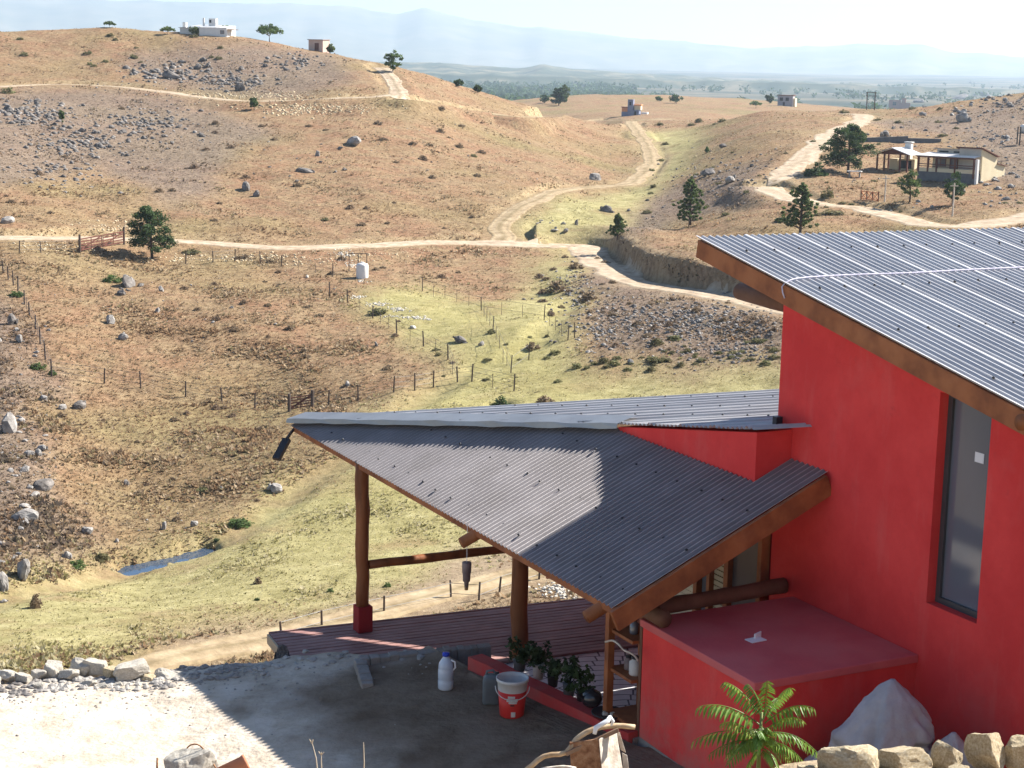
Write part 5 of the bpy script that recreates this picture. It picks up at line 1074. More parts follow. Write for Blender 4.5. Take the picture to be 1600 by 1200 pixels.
# bushes: a few grown ones, copied
def bushmesh(seed, mm, n=34, leaf=.15):
    r2 = random.Random(seed); cs = []
    for _ in range(n):
        an = r2.uniform(0, 6.28); rr = r2.random() ** .5 * .42; cs.append((np.array([math.cos(an) * rr, math.sin(an) * rr, .05 + r2.random() * .62 * (1 - (rr / .46) ** 2)]), r2.uniform(.12, .19)))
    V, F, T = clumps(cs, 14, leaf, tvar=.3); o = fastmesh('bush', V, F, mm, T); me = o.data; bpy.data.objects.remove(o); return me
BM = {'dry': [bushmesh(i, bushm) for i in range(4)], 'olive': [bushmesh(10 + i, bushg) for i in range(4)], 'green': [bushmesh(20 + i, leafm) for i in range(3)], 'dark': [bushmesh(30 + i, leafd) for i in range(3)]}
def bush(k_, x, y, w_, h_, label, group=None, dmin=50):
    q = hit(x, y, dmin); m_ = pxm_at(q); o = bpy.data.objects.new('bush', rnd.choice(BM[k_])); COL.objects.link(o); o.location = tuple(q - WA * .08 * h_ * m_)
    o.scale = (w_ * m_ * 1.05, w_ * m_ * 1.05, h_ * m_ * 1.15); o.rotation_euler = (0, 0, rnd.uniform(0, 6.28)); return tag(o, label, 'bush', group)
for a_ in [('green', 605, 917, 13, 11, 'round green bush on the bare ground seen between the verandah posts'), ('green', 516, 925, 12, 10, 'round green bush at the meadow edge left of the tall log post'), ('dark', 402, 938, 10, 7, 'small dark green bush in the meadow left of the green round one'), ('dry', 403, 912, 14, 16, 'bare twiggy shrub in the yellow meadow'),
           ('dry', 55, 950, 20, 34, 'tall brown shrub in the meadow below the upright boulder'), ('dark', 785, 632, 28, 18, 'dark shrub at the blue pool beyond the back roof'), ('dry', 852, 630, 28, 18, 'greyish dead shrub beyond the back roof'), ('olive', 590, 490, 30, 16, 'olive shrub with dark shade beside the pale rubble strip'),
           ('dry', 832, 546, 24, 18, 'reddish brown shrub in the yellow valley grass'), ('olive', 508, 352 - 8, 14, 8, 'olive shrub on the hillside above the road'), ('green', 175, 440, 30, 14, 'grey green shrub left of the jagged outcrop'), ('olive', 300, 396, 26, 12, 'green shrub among the road stones near the pine'), ('dark', 338, 845, 10, 8, 'dark tuft at the right tip of the pond'),
           ('green', 375, 820, 40, 16, 'bright green reed clump upstream of the pond'), ('olive', 160, 875, 26, 16, 'olive shrub left of the pond'), ('green', 120, 885, 30, 14, 'green shrub further left of the pond'), ('olive', 318, 768, 26, 14, 'olive shrub on the brown slope above the pond'), ('green', 82, 585, 14, 10, 'green tuft by the corner fence post'), ('green', 60, 575, 26, 12, 'light green tuft left of the corner fence post'),
           ('dark', 1275, 274, 38, 26, 'dark round bush in the shade of the big pine'), ('olive', 1293, 308, 20, 26, 'small olive shrub below the dark round bush'), ('dark', 1222, 345, 22, 12, 'dark shrub left of the young pine'), ('olive', 1300, 335, 40, 10, 'low grey shrub along the lower road'), ('olive', 740, 245, 12, 8, 'olive tuft on the wide hillside'), ('olive', 12, 145, 20, 14, 'green shrub by the upper road at the left edge'),
           ('green', 25, 462, 26, 10, 'greenish shrub at the left edge above the boulders'), ('dry', 870, 455, 34, 26, 'tall grey brown shrub on the bank below the road bend'), ('dry', 920, 470, 30, 22, 'wide grey brown shrub right of the tall one on the bank'), ('dry', 900, 420, 24, 16, 'brown shrub just under the road bend')]: bush(*a_)
for n_, (x0, x1, y0, y1), k_, lab, grp in [(36, (960, 1215, 470, 550), 'dry', 'brown scrub bush among the stones of the road bank', 'scrub on the road bank'), (34, (1020, 1215, 530, 572), 'olive', 'grey green shrub of the thicket at the foot of the stony bank', 'shrubs at the foot of the bank'), (16, (900, 1040, 555, 580), 'olive', 'grey green shrub of the thicket at the foot of the stony bank', 'shrubs at the foot of the bank'), (24, (840, 960, 400, 500), 'dry', 'brown shrub on the slope under the road bend', 'shrubs under the road bend'),
                                           (30, (0, 420, 620, 820), 'dry', 'small brown shrub on the slope above the creek', 'shrubs above the creek'), (34, (260, 720, 400, 580), 'dry', 'small brown shrub in the rust coloured grass', 'shrubs on the rust slope'), (44, (0, 760, 170, 360), 'dry', 'small dull shrub on the big hillside', 'shrubs on the big hillside'), (34, (1000, 1300, 190, 350), 'olive', 'small olive shrub on the right hill', 'shrubs on the right hill'), (22, (1300, 1600, 160, 350), 'olive', 'small olive shrub around the cream house', 'shrubs around the cream house'), (18, (0, 400, 55, 110), 'olive', 'small olive shrub on the hilltop', 'shrubs on the hilltop'), (14, (620, 880, 520, 600), 'olive', 'small olive shrub in the valley bottom', 'shrubs in the valley bottom')]:
    for _ in range(n_):
        x, y = rnd.uniform(x0, x1), rnd.uniform(y0, y1)
        if not open_px(x, y): continue
        s = rnd.uniform(7, 17) * (1.3 if grp.startswith('shrubs at the foot') else 1); bush(k_, x, y, s, s * rnd.uniform(.4, .7), lab, grp)

# trees
def tree(label, x, y, hpx, wpx, style, lm, dmin=50, group=None, n=None, name='tree', lean=0.):
    q = hit(x, y, dmin); m_ = pxm_at(q); h = hpx * m_; w_ = wpx * m_; t = thing(name, label, 'tree', q, group); cs = []; br_ = []
    top = np.array([lean * h, 0, 0])
    if style == 'umbrella':
        for _ in range(46):
            an = rnd.uniform(0, 6.28); r_ = rnd.random() ** .5; z = h * (.45 + .5 * math.sqrt(max(0, 1 - r_ * r_)) * rnd.uniform(.35, 1)); cs.append((q + np.array([math.cos(an) * r_ * w_ * .46, math.sin(an) * r_ * w_ * .46, z]), w_ * rnd.uniform(.07, .12)))
        fork = q + WA * h * .3
    elif style == 'pine':
        for k in range(15):
            z = h * (.14 + .80 * (k + rnd.random()) / 15); env = math.sin(math.pi * min(1, .30 + .68 * (z / h))) ** .8
            for s_ in range(3):
                an = rnd.uniform(0, 6.28); L_ = w_ * .5 * env * rnd.uniform(.55, 1.08); e_ = q + np.array([math.cos(an) * L_, math.sin(an) * L_, z + L_ * .12]) + top * (z / h); br_.append((q + WA * z * .96 + top * (z / h), e_))
                for f_ in (.5, .8, 1.0): cs.append((q + WA * z + top * (z / h) + (e_ - q - WA * z - top * (z / h)) * f_, w_ * rnd.uniform(.07, .115)))
        fork = q + WA * h * .9 + top * .9
    elif style == 'cone':
        for k in range(13):
            z = h * (.10 + .86 * k / 13); L0 = w_ * .5 * (1 - (k / 13) ** 1.5) * rnd.uniform(.7, 1.15) + w_ * .06
            for s_ in range(5):
                an = s_ * 1.047 + k * .6 + rnd.uniform(-.3, .3); L_ = L0 * rnd.uniform(.45, 1.25); e_ = q + np.array([math.cos(an) * L_, math.sin(an) * L_, z + L_ * .3]); br_.append((q + WA * z, e_))
                for f_ in (.6, 1.): cs.append((q + WA * z + (e_ - q - WA * z) * f_, w_ * .055))
        cs.append((q + WA * h * .97, w_ * .04)); fork = q + WA * h * .95
    else:
        for _ in range(40):
            v_ = nrg.normal(size=3); v_ /= np.linalg.norm(v_); v_ *= rnd.random() ** .4; cs.append((q + np.array([v_[0] * w_ * .42, v_[1] * w_ * .42, h * .54 + v_[2] * h * .40]), w_ * rnd.uniform(.08, .14)))
        fork = q + WA * h * .45
    nn = n or int(max(8, min(70, hpx * .9)))
    V, F, T = clumps(cs, nn, max(.10, m_ * 3.2), flat=.8, tvar=.32); fastmesh('crown', V, F, lm, T, t)
    mb = MB(); mb.tube([q - WA * .3, q + (fork - q) * .5 + np.array([rnd.uniform(-.02, .02) * h, 0, 0]), fork], [h * .030, h * .024, h * .012], 8)
    for a_, b_ in (br_ or [(fork, c_[0]) for c_ in cs[::6]]): mb.tube([a_, (a_ + b_) / 2 + WA * .02 * h, b_], [h * .010, h * .007, h * .003], 5)
    build(mb, 'trunk', barkm, t); return t
leaft = mat('young_pine_needles', [(.075, .11, .035), (.12, .16, .055), (.17, .20, .075)], 1.4, .8, attr='tint', trl=.4)
TR = [('dark green pine leaning over the fence beside the double gate', 238, 404, 82, 76, 'pine', leafd, 50, 'pine_tree'), ('largest spreading pine on the hill left of the log pavilion', 1325, 270, 72, 80, 'pine', leafd, 50, 'pine_tree'),
      ('young pine standing just behind the tower roof', 1250, 366, 80, 58, 'cone', leaft, 50, 'pine_tree'), ('pale sparse pine on the slope above the road bank', 1078, 354, 78, 44, 'cone', leafl, 50, 'pine_tree'), ('small pale conifer near the road bend', 965, 373, 40, 26, 'cone', leaft, 50, 'pine_tree'),
      ('round dark green tree below the left end of the cream house', 1421, 316, 50, 40, 'round', leafm, 50, 'tree'), ('dark green tree in front of the cream house beside the pale pole', 1488, 320, 50, 40, 'round', leafd, 50, 'tree'),
      ('umbrella shaped tree on the left skyline between the white house and the shed', 421, 60, 27, 42, 'umbrella', leafm, 200, 'tree'), ('round green tree on the skyline above the upper road spur', 614, 112, 33, 33, 'round', leafm, 200, 'tree'), ('small pale tree right of the pinkish shed', 516, 74, 15, 15, 'round', leafl, 200, 'tree'), ('tiny dark tree on the far left skyline', 171, 43, 9, 18, 'umbrella', leafm, 200, 'tree'),
      ('left one of two dark trees on the descending ridge', 717, 137, 13, 18, 'round', leafd, 200, 'tree'), ('right one of two dark trees on the descending ridge', 746, 145, 13, 17, 'round', leafd, 200, 'tree'), ('short dark tree left of the tall pair on the saddle', 851, 161, 13, 18, 'round', leafd, 380, 'tree'), ('tall dark tree of the pair on the saddle', 873, 165, 28, 24, 'pine', leafd, 380, 'tree'), ('pale green tree behind the tall dark one on the saddle', 882, 160, 28, 18, 'round', leafl, 400, 'tree'),
      ('small dark tree left of the tower house on the far ridge', 942, 147, 8, 13, 'round', leafd, 420, 'tree'), ('broad dark tree on the far ridge right of the tower house', 1057, 162, 14, 27, 'round', leafd, 420, 'tree'), ('low pale tree on the far ridge near the grey house', 1181, 169, 11, 20, 'umbrella', leafl, 300, 'tree'), ('dark tree left of the grey unfinished house', 1202, 162, 15, 16, 'round', leafd, 420, 'tree'),
      ('slim green sapling on the rocky upper left slope', 97, 196, 26, 10, 'round', leafm, 50, 'tree'), ('little green tree beside the upper road', 397, 172, 20, 17, 'round', leafm, 50, 'tree'), ('low green shrubby tree left of the white hilltop house', 262, 54, 12, 22, 'umbrella', leafl, 200, 'tree'), ('tree half hiding the white hilltop house', 305, 55, 14, 22, 'round', leafl, 200, 'tree'), ('tree behind the right end of the white hilltop house', 350, 50, 14, 20, 'round', leafm, 200, 'tree'),
      ('tiny upright tree on the slope left of the hill road', 1104, 240, 11, 7, 'round', leafm, 50, 'tree'), ('low green tree behind the broad one on the far ridge', 1030, 158, 7, 14, 'round', leafl, 420, 'tree')]
for lab, x, y, h_, w_, st_, lm_, dm_, nm_ in TR: tree(lab, x, y, h_, w_, st_, lm_, dm_, name=nm_, lean=-.06 if x == 238 else 0)
# woods far out on the plain
Vs = []; Fs = []; Ts = []; o_ = 0
bx = []
for _ in range(7000):
    az = rnd.uniform(R(-8), R(4)) if rnd.random() < .6 else rnd.uniform(R(-20), R(20)); d = 1150 * math.exp(rnd.random() ** .8 * 1.3)
    if fbm(np.array([az * 40]), np.array([d / 260]), 3)[0] < (-.12 if az < R(4) else .06): continue
    x, y = math.sin(az) * d, math.cos(az) * d; s = rnd.uniform(7, 15); bx.append((np.array([x, y, float(hfun(np.array([az]), np.array([d]))[0]) + s * .32]), s * .5))
V, F, T = clumps(bx, 14, 5.0, flat=.9, tvar=.3); kind(fastmesh('woods', V, F, leafd, T), 'stuff')

# pond and pool
wat = bpy.data.materials.new('still_water'); wat.use_nodes = True; b_ = wat.node_tree.nodes['Principled BSDF']; b_.inputs['Base Color'].default_value = (.035, .06, .10, 1); b_.inputs['Roughness'].default_value = .06
nz_ = wat.node_tree.nodes.new('ShaderNodeTexNoise'); nz_.inputs['Scale'].default_value = 3; bp_ = wat.node_tree.nodes.new('ShaderNodeBump'); bp_.inputs['Distance'].default_value = .01; wat.node_tree.links.new(nz_.outputs[0], bp_.inputs['Height']); wat.node_tree.links.new(bp_.outputs[0], b_.inputs['Normal'])
for c_, lv_ in PONDW:
    n = 28; pl = [np.array([c_[0] + (5.2 if c_[0] < -3 else 1.8) * math.cos(k * 6.2832 / n), c_[1] + (5.5 if c_[0] < -3 else 1.6) * math.sin(k * 6.2832 / n), lv_]) for k in range(n)]
    kind(meshobj('water', pl + [np.array([c_[0], c_[1], lv_])], [(i, (i + 1) % n, n) for i in range(n)], wat), 'structure')
rubble('rubble', [(560, 464, 14, 2, 40, 2, 5), (590, 476, 16, 3, 50, 2, 5), (620, 484, 16, 3, 60, 2, 5), (650, 496, 14, 2, 60, 2, 6), (668, 499, 5, 1, 20, 2, 5), (612, 494, 12, 2, 30, 2, 4), (535, 400, 10, 8, 60, 2, 6), (550, 415, 8, 5, 30, 2, 5), (566, 440, 8, 2, 14, 2, 6)], rockw, 0)
# fences
def fence(name, label, pxs, hm=1.15, wires=3, rad=.06, step=None):
    g = hits(pxs); t = thing(name, label, 'fence', g[0])
    for p in g:
        tp = p + np.array([rnd.uniform(-.08, .08), rnd.uniform(-.08, .08), hm * rnd.uniform(.88, 1.1)]); build(MB().tube([p - WA * .2, (p + tp) / 2, tp], [rad, rad * .95, rad * .85], 6), 'post', postm, t)
    pos = [g[0]]
    mid = MB()
    for i in range(len(g) - 1):
        k = max(1, int(np.linalg.norm(g[i + 1] - g[i]) / 2.2))
        for j in range(1, k):
            q = g[i] + (g[i + 1] - g[i]) * j / k; q[2] = float(hxy(q[0], q[1])); mid.tube([q, q + WA * hm * .85], .018, 4)
    if mid.v: kind(build(mid, 'stakes', postm, t), 'stuff')
    for w_ in range(wires):
        z_ = hm * (.3 + .6 * w_ / max(1, wires - 1)); build(MB().tube([p + WA * z_ for p in g], .010, 4), 'wire', wirem, t)
fence('wire_fence', 'wire fence with dark posts running down the left slope to its corner', [(-12, 402), (5, 427), (13, 437), (21, 446), (28, 455), (38, 476), (46, 494), (55, 514), (63, 538), (71, 562), (81, 588)])
fence('wire_fence', 'long wire fence with leaning posts crossing the slope to the small gate', [(81, 588), (163, 599), (220, 606), (290, 620), (347, 629), (398, 638), (452, 643)])
fence('wire_fence', 'wire fence continuing right from the small gate past the meadow', [(489, 637), (513, 634), (560, 626), (615, 613), (648, 610), (677, 605), (715, 597), (737, 596), (803, 611)])
fence('wire_fence', 'wire fence climbing from the valley bottom up beside the pale rubble strip', [(715, 597), (700, 562), (662, 541), (620, 521), (582, 497), (543, 473), (515, 462)])
fence('wire_fence', 'wire fence along the stony lower edge of the road right of the pine', [(290, 412), (333, 410), (367, 408), (407, 412), (440, 416), (520, 432)])
fence('wire_fence', 'short wire fence along the road left of the double gate', [(-15, 398), (30, 396), (64, 395), (124, 394)])
fence('wire_fence', 'thin fence of slim posts across the yellow valley grass', [(660, 455), (752, 485), (770, 518), (798, 583), (826, 562)], 1.2, 2, .045)
fence('wire_fence', 'thin fence of slim posts below the road bend', [(752, 485), (850, 500), (887, 532), (898, 528)], 1.2, 2, .045)
fence('wire_fence', 'wire fence with thin stakes along the dirt track behind the deck', [(440, 998), (503, 980), (600, 958), (705, 935), (748, 938), (780, 925), (842, 905), (900, 890)], .72, 2, .05)
# gates
def gate(name, label, p0, p1, hm, leaves, mm, th=1.):
    a, b = hit(*p0), hit(*p1); t = thing(name, label, 'gate', a)
    for p in (a, b): build(MB().tube([p - WA * .3, p + WA * hm * 1.35], .11, 7), 'gate_post', postm, t)
    for k in range(leaves):
        u0, u1 = (k + .03) / leaves, (k + .97) / leaves; q0, q1 = a + (b - a) * u0, a + (b - a) * u1; mb = MB()
        for z_ in np.linspace(.2, 1, 5): mb.beam(q0 + WA * hm * z_, q1 + WA * hm * z_, .05, .11 * th)
        for q in (q0, (q0 + q1) / 2, q1): mb.beam(q + WA * .15 * hm, q + WA * hm * 1.04, .06, .10 * th, up=(0, 1, 0))
        mb.beam(q0 + WA * .2 * hm, q1 + WA * hm, .05, .10); build(mb, 'gate_leaf', mm, t)
gate('double_gate', 'wide brown wooden double gate at the road beside the pine', (125, 395), (194, 382), 1.25, 2, brownw)
gate('small_gate', 'small brown wooden gate in the bottom wire fence', (452, 643), (488, 637), .9, 1, brownw, .6)
# water tank and its frame in the valley
p = hit(566, 434); t = thing('water_tank', 'white cylindrical water tank standing on the grass below the road', 'water tank', p)
build(MB().lathe(p - WA * .1, [(.55, 0), (.56, .1), (.56, 1.25), (.50, 1.4), (.2, 1.5)], 20), 'tank', white, t, True); build(MB().lathe(p + WA * 1.38, [(.16, 0), (.16, .10)], 12), 'lid', whiteplas, t)
p = hit(558, 424); t = thing('post_frame', 'three slim posts joined by a top bar behind the white tank', 'frame', p)
for dx in (-.75, 0.1, .9): build(MB().tube([p + np.array([dx, dx * .2, -.2]), p + np.array([dx, dx * .2, 1.7])], .045, 6), 'post', postm, t)
build(MB().beam(p + np.array([-.85, -.17, 1.68]), p + np.array([1.0, .2, 1.68]), .07, .07), 'top_bar', postm, t)
p = hit(480, 402 + 32); stone('white', p, .55, .4, .4, 'bright white stone on the slope below the road', None)
p = hit(618 + 28, 512); stone('white', p, .8, .5, .3, 'flat white stone below the pale rubble strip', None)

# ---- buildings
class BX:
    """local frame of a building: x along its front (left to right), y away from the viewer"""
    def __init__(s, t, o, azx): s.zs = 1.; s.t = t; s.o = np.array(o, float); s.x = np.array([math.sin(azx), math.cos(azx), 0]); s.y = np.array([-s.x[1], s.x[0], 0])
    def p(s, x, y, z): return s.o + s.x * x + s.y * y + WA * z * s.zs
    def hx(s, mb, x0, x1, y0, y1, z0, z1, dz=0., dzx=0.):
        if z1 - z0 < .2: return mb.hexa([s.p(x0, y0, z0), s.p(x1, y0, z0), s.p(x1, y1, z0 + dz), s.p(x0, y1, z0 + dz), s.p(x0, y0, z1), s.p(x1, y0, z1), s.p(x1, y1, z1 + dz), s.p(x0, y1, z1 + dz)])
        return mb.hexa([s.p(x0, y0, z0), s.p(x1, y0, z0), s.p(x1, y1, z0), s.p(x0, y1, z0), s.p(x0, y0, z1), s.p(x1, y0, z1 + dzx), s.p(x1, y1, z1 + dz + dzx), s.p(x0, y1, z1 + dz)])
    def part(s, name, mm, *boxes, parent=None):
        mb = MB()
        for b in boxes: s.hx(mb, *b)
        return build(mb, name, mm, parent or s.t)
    def window(s, x0, x1, y, z0, z1, th=.06, glass=glassd, frame=brownw):
        f_ = s.part('window', frame, (x0, x1, y - th, y - .005, z0, z0 + .08), (x0, x1, y - th, y - .005, z1 - .08, z1), (x0, x0 + .08, y - th, y - .005, z0 + .08, z1 - .08), (x1 - .08, x1, y - th, y - .005, z0 + .08, z1 - .08), ((x0 + x1) / 2 - .03, (x0 + x1) / 2 + .03, y - th, y - .005, z0 + .08, z1 - .08))
        s.part('pane', glass, (x0 + .07, x1 - .07, y - .03, y - .01, z0 + .07, z1 - .07), parent=f_)
# cream house on the right hill
q = hit(1522, 288); o_ = q - WA * .15; t = thing('hillside_house', 'cream house with brown posted verandah on a dark stone base among boulders', 'house', o_); H = BX(t, o_, R(104 + 15 + 16)); W_ = 7.5; H.zs = .74
# origin at the front right corner; x runs 0..-W to the left
H.part('stone_base', dgrey, (-W_, 0, 0, 7, -1.5, 1.75)); H.part('verandah_wall', cream, (-W_, 0, 0, .18, 1.75, 2.35)); H.part('corner_pier', white, (0, .28, -.02, .35, -.8, 4.0))
H.part('wall', cream, (-W_ + .9, -.06, 1.7, 4.5, 1.75, 4.3, -.4)); H.part('side_wall', cream, (-.05, .12, 1.25, 4.6, -.6, 5.5, -1.3)); H.part('annex_wall', cream, (-2, .1, 4.65, 6.6, -.6, 3.2, -.4))
H.part('upper_wall', mat('beige_plaster', [(.46, .42, .36), (.55, .50, .43)], 1, .9), (-W_ + .9, -2.9, 2.6, 4.5, 4.0, 5.25, -.5)); H.part('upper_block', MC['beige_plaster'], (-2.85, -.06, 1.2, 4.55, 2.3, 5.6, -1.25)); H.part('roof', brownw, (-3.2, .35, .95, 4.8, 5.66, 5.80, -1.4)); H.part('roof', sheet, (-W_ + .6, -3.25, 2.3, 4.7, 5.30, 5.38, -.55)); H.part('annex_roof', brownw, (-2.1, .3, 4.62, 6.8, 3.22, 3.32, -.45))
vr = H.part('verandah_roof', sheet, (-W_ - .2, -.05, -.3, 2.55, 4.15, 4.24, .45)); H.part('skylight_sheet', white, (-W_ - .22, -4.4, -.32, .9, 4.22, 4.29, .20), parent=vr); H.part('beam', brownw, (-W_ - .1, .05, -.1, .08, 3.95, 4.12))
for x_ in (-W_ + .08, -W_ + 1.35, -5.0, -2.6, -.18): H.part('post', brownw, (x_ - .09, x_ + .09, -.09, .09, 1.75 if x_ < -1 else 1.0, 3.96))
H.part('railing', brownw, (-W_ + .1, -.2, .02, .1, 2.86, 3.0), (-W_ + .1, -.2, .02, .1, 2.55, 2.65))
H.window(-W_ + 1.3, -W_ + 2.7, 1.7, 2.6, 3.8); H.window(-2.3, -.8, 1.7, 2.6, 3.9); d_ = H.part('door', brownw, (-4.3, -3.2, 1.64, 1.695, 1.75, 3.95)); H.part('door_glass', glassd, (-4.15, -3.35, 1.62, 1.638, 2.3, 3.8), parent=d_)
for x_ in (-W_ + 1.2, -W_ + 3.1): H.part('vent_window', darkin, (x_, x_ + 1.2, 2.56, 2.598, 4.75, 4.98))
# log pavilion with barbecue chimney
q = hit(1393, 268); t = thing('log_pavilion', 'small open pavilion on brown posts with gabled tin roof and barbecue', 'pavilion', q); G = BX(t, q, R(104 + 12 + 12))
for x_ in (-2., -1.05, 1.05, 2.):
    for y_ in (0., 3.2):
        if abs(x_) > 1.5 or y_ == 0: G.part('post', brownw, (x_ - .09, x_ + .09, y_ - .09, y_ + .09, -.6, 2.1 if abs(x_) > 1.5 else 2.5))
mb = MB()
for s_ in (-1, 1): mb.hexa([G.p(0, -.4, 2.85), G.p(s_ * 2.5, -.4, 2.05), G.p(s_ * 2.5, 3.6, 2.05), G.p(0, 3.6, 2.85), G.p(0, -.4, 2.95), G.p(s_ * 2.5, -.4, 2.13), G.p(s_ * 2.5, 3.6, 2.13), G.p(0, 3.6, 2.95)])
build(mb, 'roof', sheetb, t); mb = MB().add([G.p(-2.1, -.05, 2.1), G.p(2.1, -.05, 2.1), G.p(0, -.05, 2.8), G.p(-2.1, .02, 2.1), G.p(2.1, .02, 2.1), G.p(0, .02, 2.8)], [(0, 1, 2), (5, 4, 3), (0, 3, 4, 1), (1, 4, 5, 2), (2, 5, 3, 0)]); build(mb, 'gable', brownw, t)
G.part('barbecue', cream, (-1.6, 1.6, 3.0, 3.7, -.5, 1.5), (-1.6, -.5, 2.6, 3.0, -.5, 1.5)); G.part('hearth', darkin, (-.3, 1.2, 2.96, 2.995, .3, 1.3)); c_ = G.part('chimney', white, (.1, .9, 3.2, 3.8, 1.5, 3.4)); G.part('chimney_cap', white, (0, 1.0, 3.1, 3.9, 3.5, 3.62), parent=c_)
# white house on the hilltop
q = hit(322, 54, 200); t = thing('hilltop_house', 'white house with two chimneys on the left hilltop', 'house', q); H = BX(t, q, R(90 - 10 + 14)); H.zs = .68; m_ = pxm_at(q)
H.part('wall', white, (-40 * m_, 16 * m_, 0, 7, -.6, 1.9)); H.part('gable_wall', white, (-8 * m_, 34 * m_, -1.2, 6, -.8, 2.0, .8)); H.part('roof', sheet, (-26 * m_, 17 * m_, -.3, 7, 2.0, 2.12, .9)); H.part('roof', sheet, (-42 * m_, -26 * m_, -.2, 7, 1.75, 1.85, .2)); H.part('awning', brownw, (34 * m_, 44 * m_, -1.0, 3, 1.5, 1.6))
H.part('chimney', white, (-40 * m_, -35 * m_, 2, 3, 1.5, 3.4)); c_ = H.part('chimney', white, (-1 * m_, 10 * m_, 2.6, 4, 2.2, 4.6)); H.part('chimney_mouth', darkin, (0, 3 * m_, 2.56, 2.598, 3.4, 4.2), parent=c_); H.part('flue', white, (-9 * m_, -6.5 * m_, 2, 2.3, 2, 4.7)); H.window(24 * m_, 30 * m_, -1.2, .2, 1.2)
# shed
q = hit(496, 79, 200); t = thing('shed', 'small pinkish shed with flat tin roof on the left skyline', 'shed', q); H = BX(t, q, R(90 - 6 + 30)); H.part('wall', pinkp, (-2.0, 1.2, 0, 2.6, -.6, 2.1, .1)); H.part('roof', sheet, (-2.2, 1.35, -.2, 2.8, 2.1, 2.2, .12)); H.part('door', brownw, (-.6, .3, -.05, -.005, -.5, 1.5))
# tower house on the far ridge
q = hit(984, 181, 420); m_ = pxm_at(q); t = thing('tower_house', 'small orange house with tall blue grey tower on the far ridge', 'house', q); H = BX(t, q, R(90 + 4 + 8))
H.part('wall', slate, (-13 * m_, -3 * m_, 0, 4, -.5, 6 * m_), (-3 * m_, 14 * m_, 0, 4, -.5, 9 * m_)); H.part('tower', slate, (-3.5 * m_, 5 * m_, -.3, 2.2, -.5, 25 * m_)); H.part('orange_wall', oran, (-13 * m_, -3.5 * m_, .3, 4, 6 * m_, 12.5 * m_)); H.part('yellow_wall', cream, (6 * m_, 16 * m_, .8, 4, 9 * m_, 16 * m_)); H.part('roof', oran, (5 * m_, 17 * m_, .5, 4.4, 16 * m_, 17.5 * m_)); H.part('roof', brownw, (-14 * m_, -3.5 * m_, 0, 4.2, 12.5 * m_, 13.5 * m_)); H.part('shed_roof', white, (17 * m_, 26 * m_, 1, 4, 3 * m_, 6 * m_)); H.part('window', darkin, (-1 * m_, 2 * m_, -.33, -.302, 16 * m_, 21 * m_)); H.part('door', darkin, (7 * m_, 10 * m_, -.03, -.005, 0, 7 * m_))
# unfinished grey house, brick ruin
q = hit(1228, 166, 420); m_ = pxm_at(q); t = thing('unfinished_house', 'grey unfinished two storey house on the far ridge', 'house', q); H = BX(t, q, R(90 + 9 + 10)); H.part('wall', mat('bare_grey_block', [(.26, .25, .28), (.33, .32, .34)], 2, .9), (-13 * m_, 10 * m_, 0, 5, -.5, 16 * m_)); H.part('side_wall', cream, (10 * m_, 13 * m_, 1, 5, -.5, 12 * m_))
for x_ in (-10, -1): H.part('window', darkin, (x_ * m_, (x_ + 5) * m_, -.05, -.005, 8 * m_, 13 * m_))
H.part('door', darkin, (-5 * m_, -2 * m_, -.05, -.005, 0, 6 * m_)); H.part('roof', brownw, (-14 * m_, 11 * m_, -.3, 5.3, 16 * m_, 17 * m_))
q = hit(1405, 170, 300); m_ = pxm_at(q); t = thing('brick_ruin', 'roofless brick shell of a house on the right skyline', 'house', q); H = BX(t, q, R(90 + 13 + 10)); H.part('wall', brick, (-16 * m_, 2 * m_, 0, .4, -.5, 13 * m_), (-16 * m_, -13 * m_, .45, 4, -.5, 13 * m_), (2 * m_, 16 * m_, .1, .5, -.5, 9 * m_)); H.part('chimney', brick, (3 * m_, 9 * m_, .6, 1.6, -.5, 16 * m_)); H.part('window', darkin, (-10 * m_, -5 * m_, -.05, -.005, 5 * m_, 10 * m_))
# water tower at the right edge
q = hit(1598, 226); m_ = pxm_at(q); t = thing('water_tower', 'white tank raised on four dark legs at the right edge', 'water tower', q)
for dx in (-.62, .62):
    for dy in (-.6, .6): build(MB().beam(q + np.array([dx, dy, -.4]), q + np.array([dx, dy, 2.4]), .14, .14, up=(0, 1, 0)), 'leg', darkm, t)
build(MB().box(q + WA * 1.55, (1.5, 1.5, .12)), 'platform', darkm, t); build(MB().lathe(q + WA * 1.62, [(.5, 0), (.52, .8), (.42, 1.0), (.15, 1.08)], 18), 'tank', white, t, True)
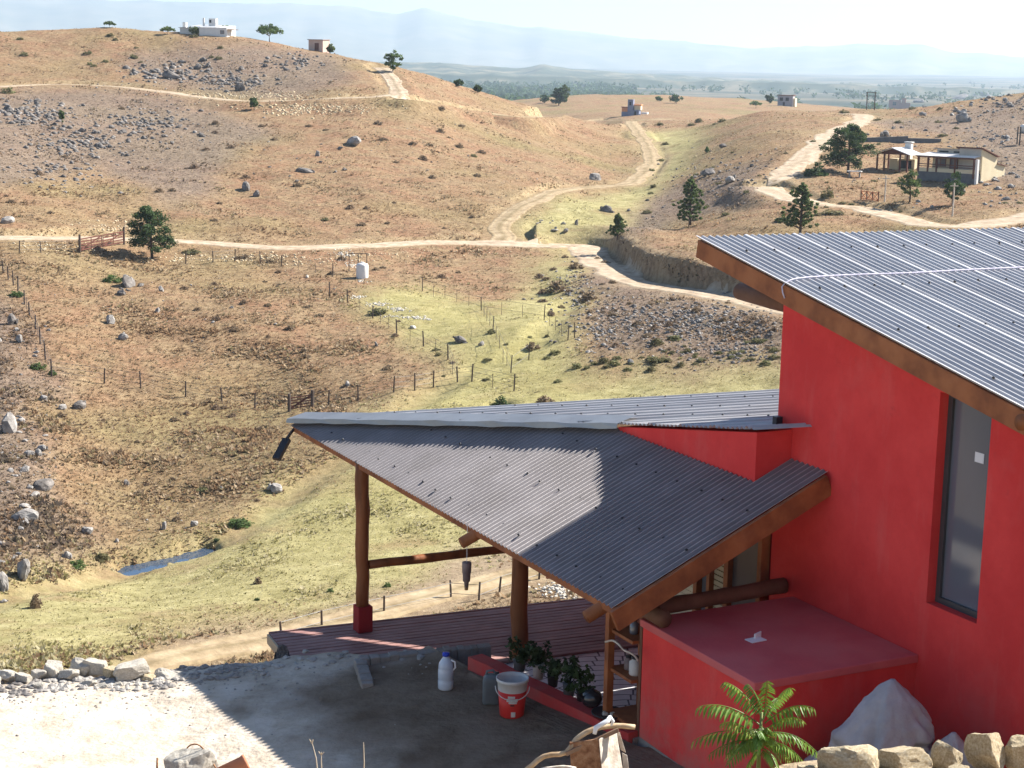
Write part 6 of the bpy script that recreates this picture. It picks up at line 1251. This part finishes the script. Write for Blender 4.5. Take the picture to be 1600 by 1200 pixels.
# poles, pylons, rail fence, terrace
for i, (x, y, h_, lab) in enumerate([(1488, 338, 50, 'pale wooden pole beside the dark tree below the cream house'), (1382, 316, 40, 'thin pale pole beside the drive')]):
    q = hit(x, y); m_ = pxm_at(q); t = thing('utility_pole', lab, 'pole', q); build(MB().tube([q - WA * .3, q + WA * h_ * m_], [.09, .07], 7), 'mast', palew, t); build(MB().beam(q + np.array([-.4, 0, h_ * m_ - .3]), q + np.array([.4, 0, h_ * m_ - .3]), .07, .09), 'crossbar', palew, t)
q = hit(1360, 172, 300); m_ = pxm_at(q); t = thing('power_pylon', 'twin post power line frame on the skyline at the top of the hill road', 'pylon', q)
for dx in (-6, 6): build(MB().tube([q + np.array([dx * m_, 0, -.4]), q + np.array([dx * m_, 0, 27 * m_])], .10, 6), 'mast', postm, t)
for z_ in (21, 26): build(MB().beam(q + np.array([-8 * m_, 0, z_ * m_]), q + np.array([8 * m_, 0, z_ * m_]), .10, .12), 'crossbar', postm, t)
a, b = hit(1345, 312), hit(1372, 315); t = thing('rail_fence', 'short red brown rail fence with crossed braces beside the drive', 'fence', a); mb = MB()
for z_ in (.15, .95): mb.beam(a + WA * z_, b + WA * z_, .08, .10)
build(mb, 'rail', oran, t); mb = MB()
for k in range(3): u0, u1 = a + (b - a) * k / 3, a + (b - a) * (k + 1) / 3; mb.beam(u0 + WA * .15, u1 + WA * .95, .06, .08); mb.beam(u1 + WA * .15, u0 + WA * .95, .05, .08)
build(mb, 'brace', oran, t)
for k in range(4): u0 = a + (b - a) * k / 3; build(MB().beam(u0 - WA * .2, u0 + WA * 1.05, .1, .1, up=(0, 1, 0)), 'post', brownw, t)
a, b = hit(1335, 222), hit(1470, 222); d_ = (b - a) / np.linalg.norm(b - a); mb = MB().beam(a - WA * .1, a + (b - a) * .62 + WA * .2, .5, 1.3).beam(a + (b - a) * .62 + WA * .22, b + WA * .1, .45, .7)
o = build(mb, 'stone_wall', dgrey, bev=.04); tag(o, 'low dark stone terrace wall above the log pavilion', 'wall')
q = hit(1335, 277); m_ = pxm_at(q); t = thing('picnic_table', 'white slab table under the largest spreading pine', 'table', q); build(MB().box(q + WA * .72, (1.7, .8, .10), -.3), 'table_top', white, t)
for dx in (-.6, .6): build(MB().box(q + np.array([dx, -.15 * dx, .28]), (.18, .5, .85), -.3), 'leg', concrete, t)
q = hit(872, 918); o = build(MB().beam(q + np.array([-.5, 0, .45]), q + np.array([.7, .2, .52]), .2, .14), 'plank', timber); tag(o, 'orange plank lying on the white stone heap behind the deck', 'plank')
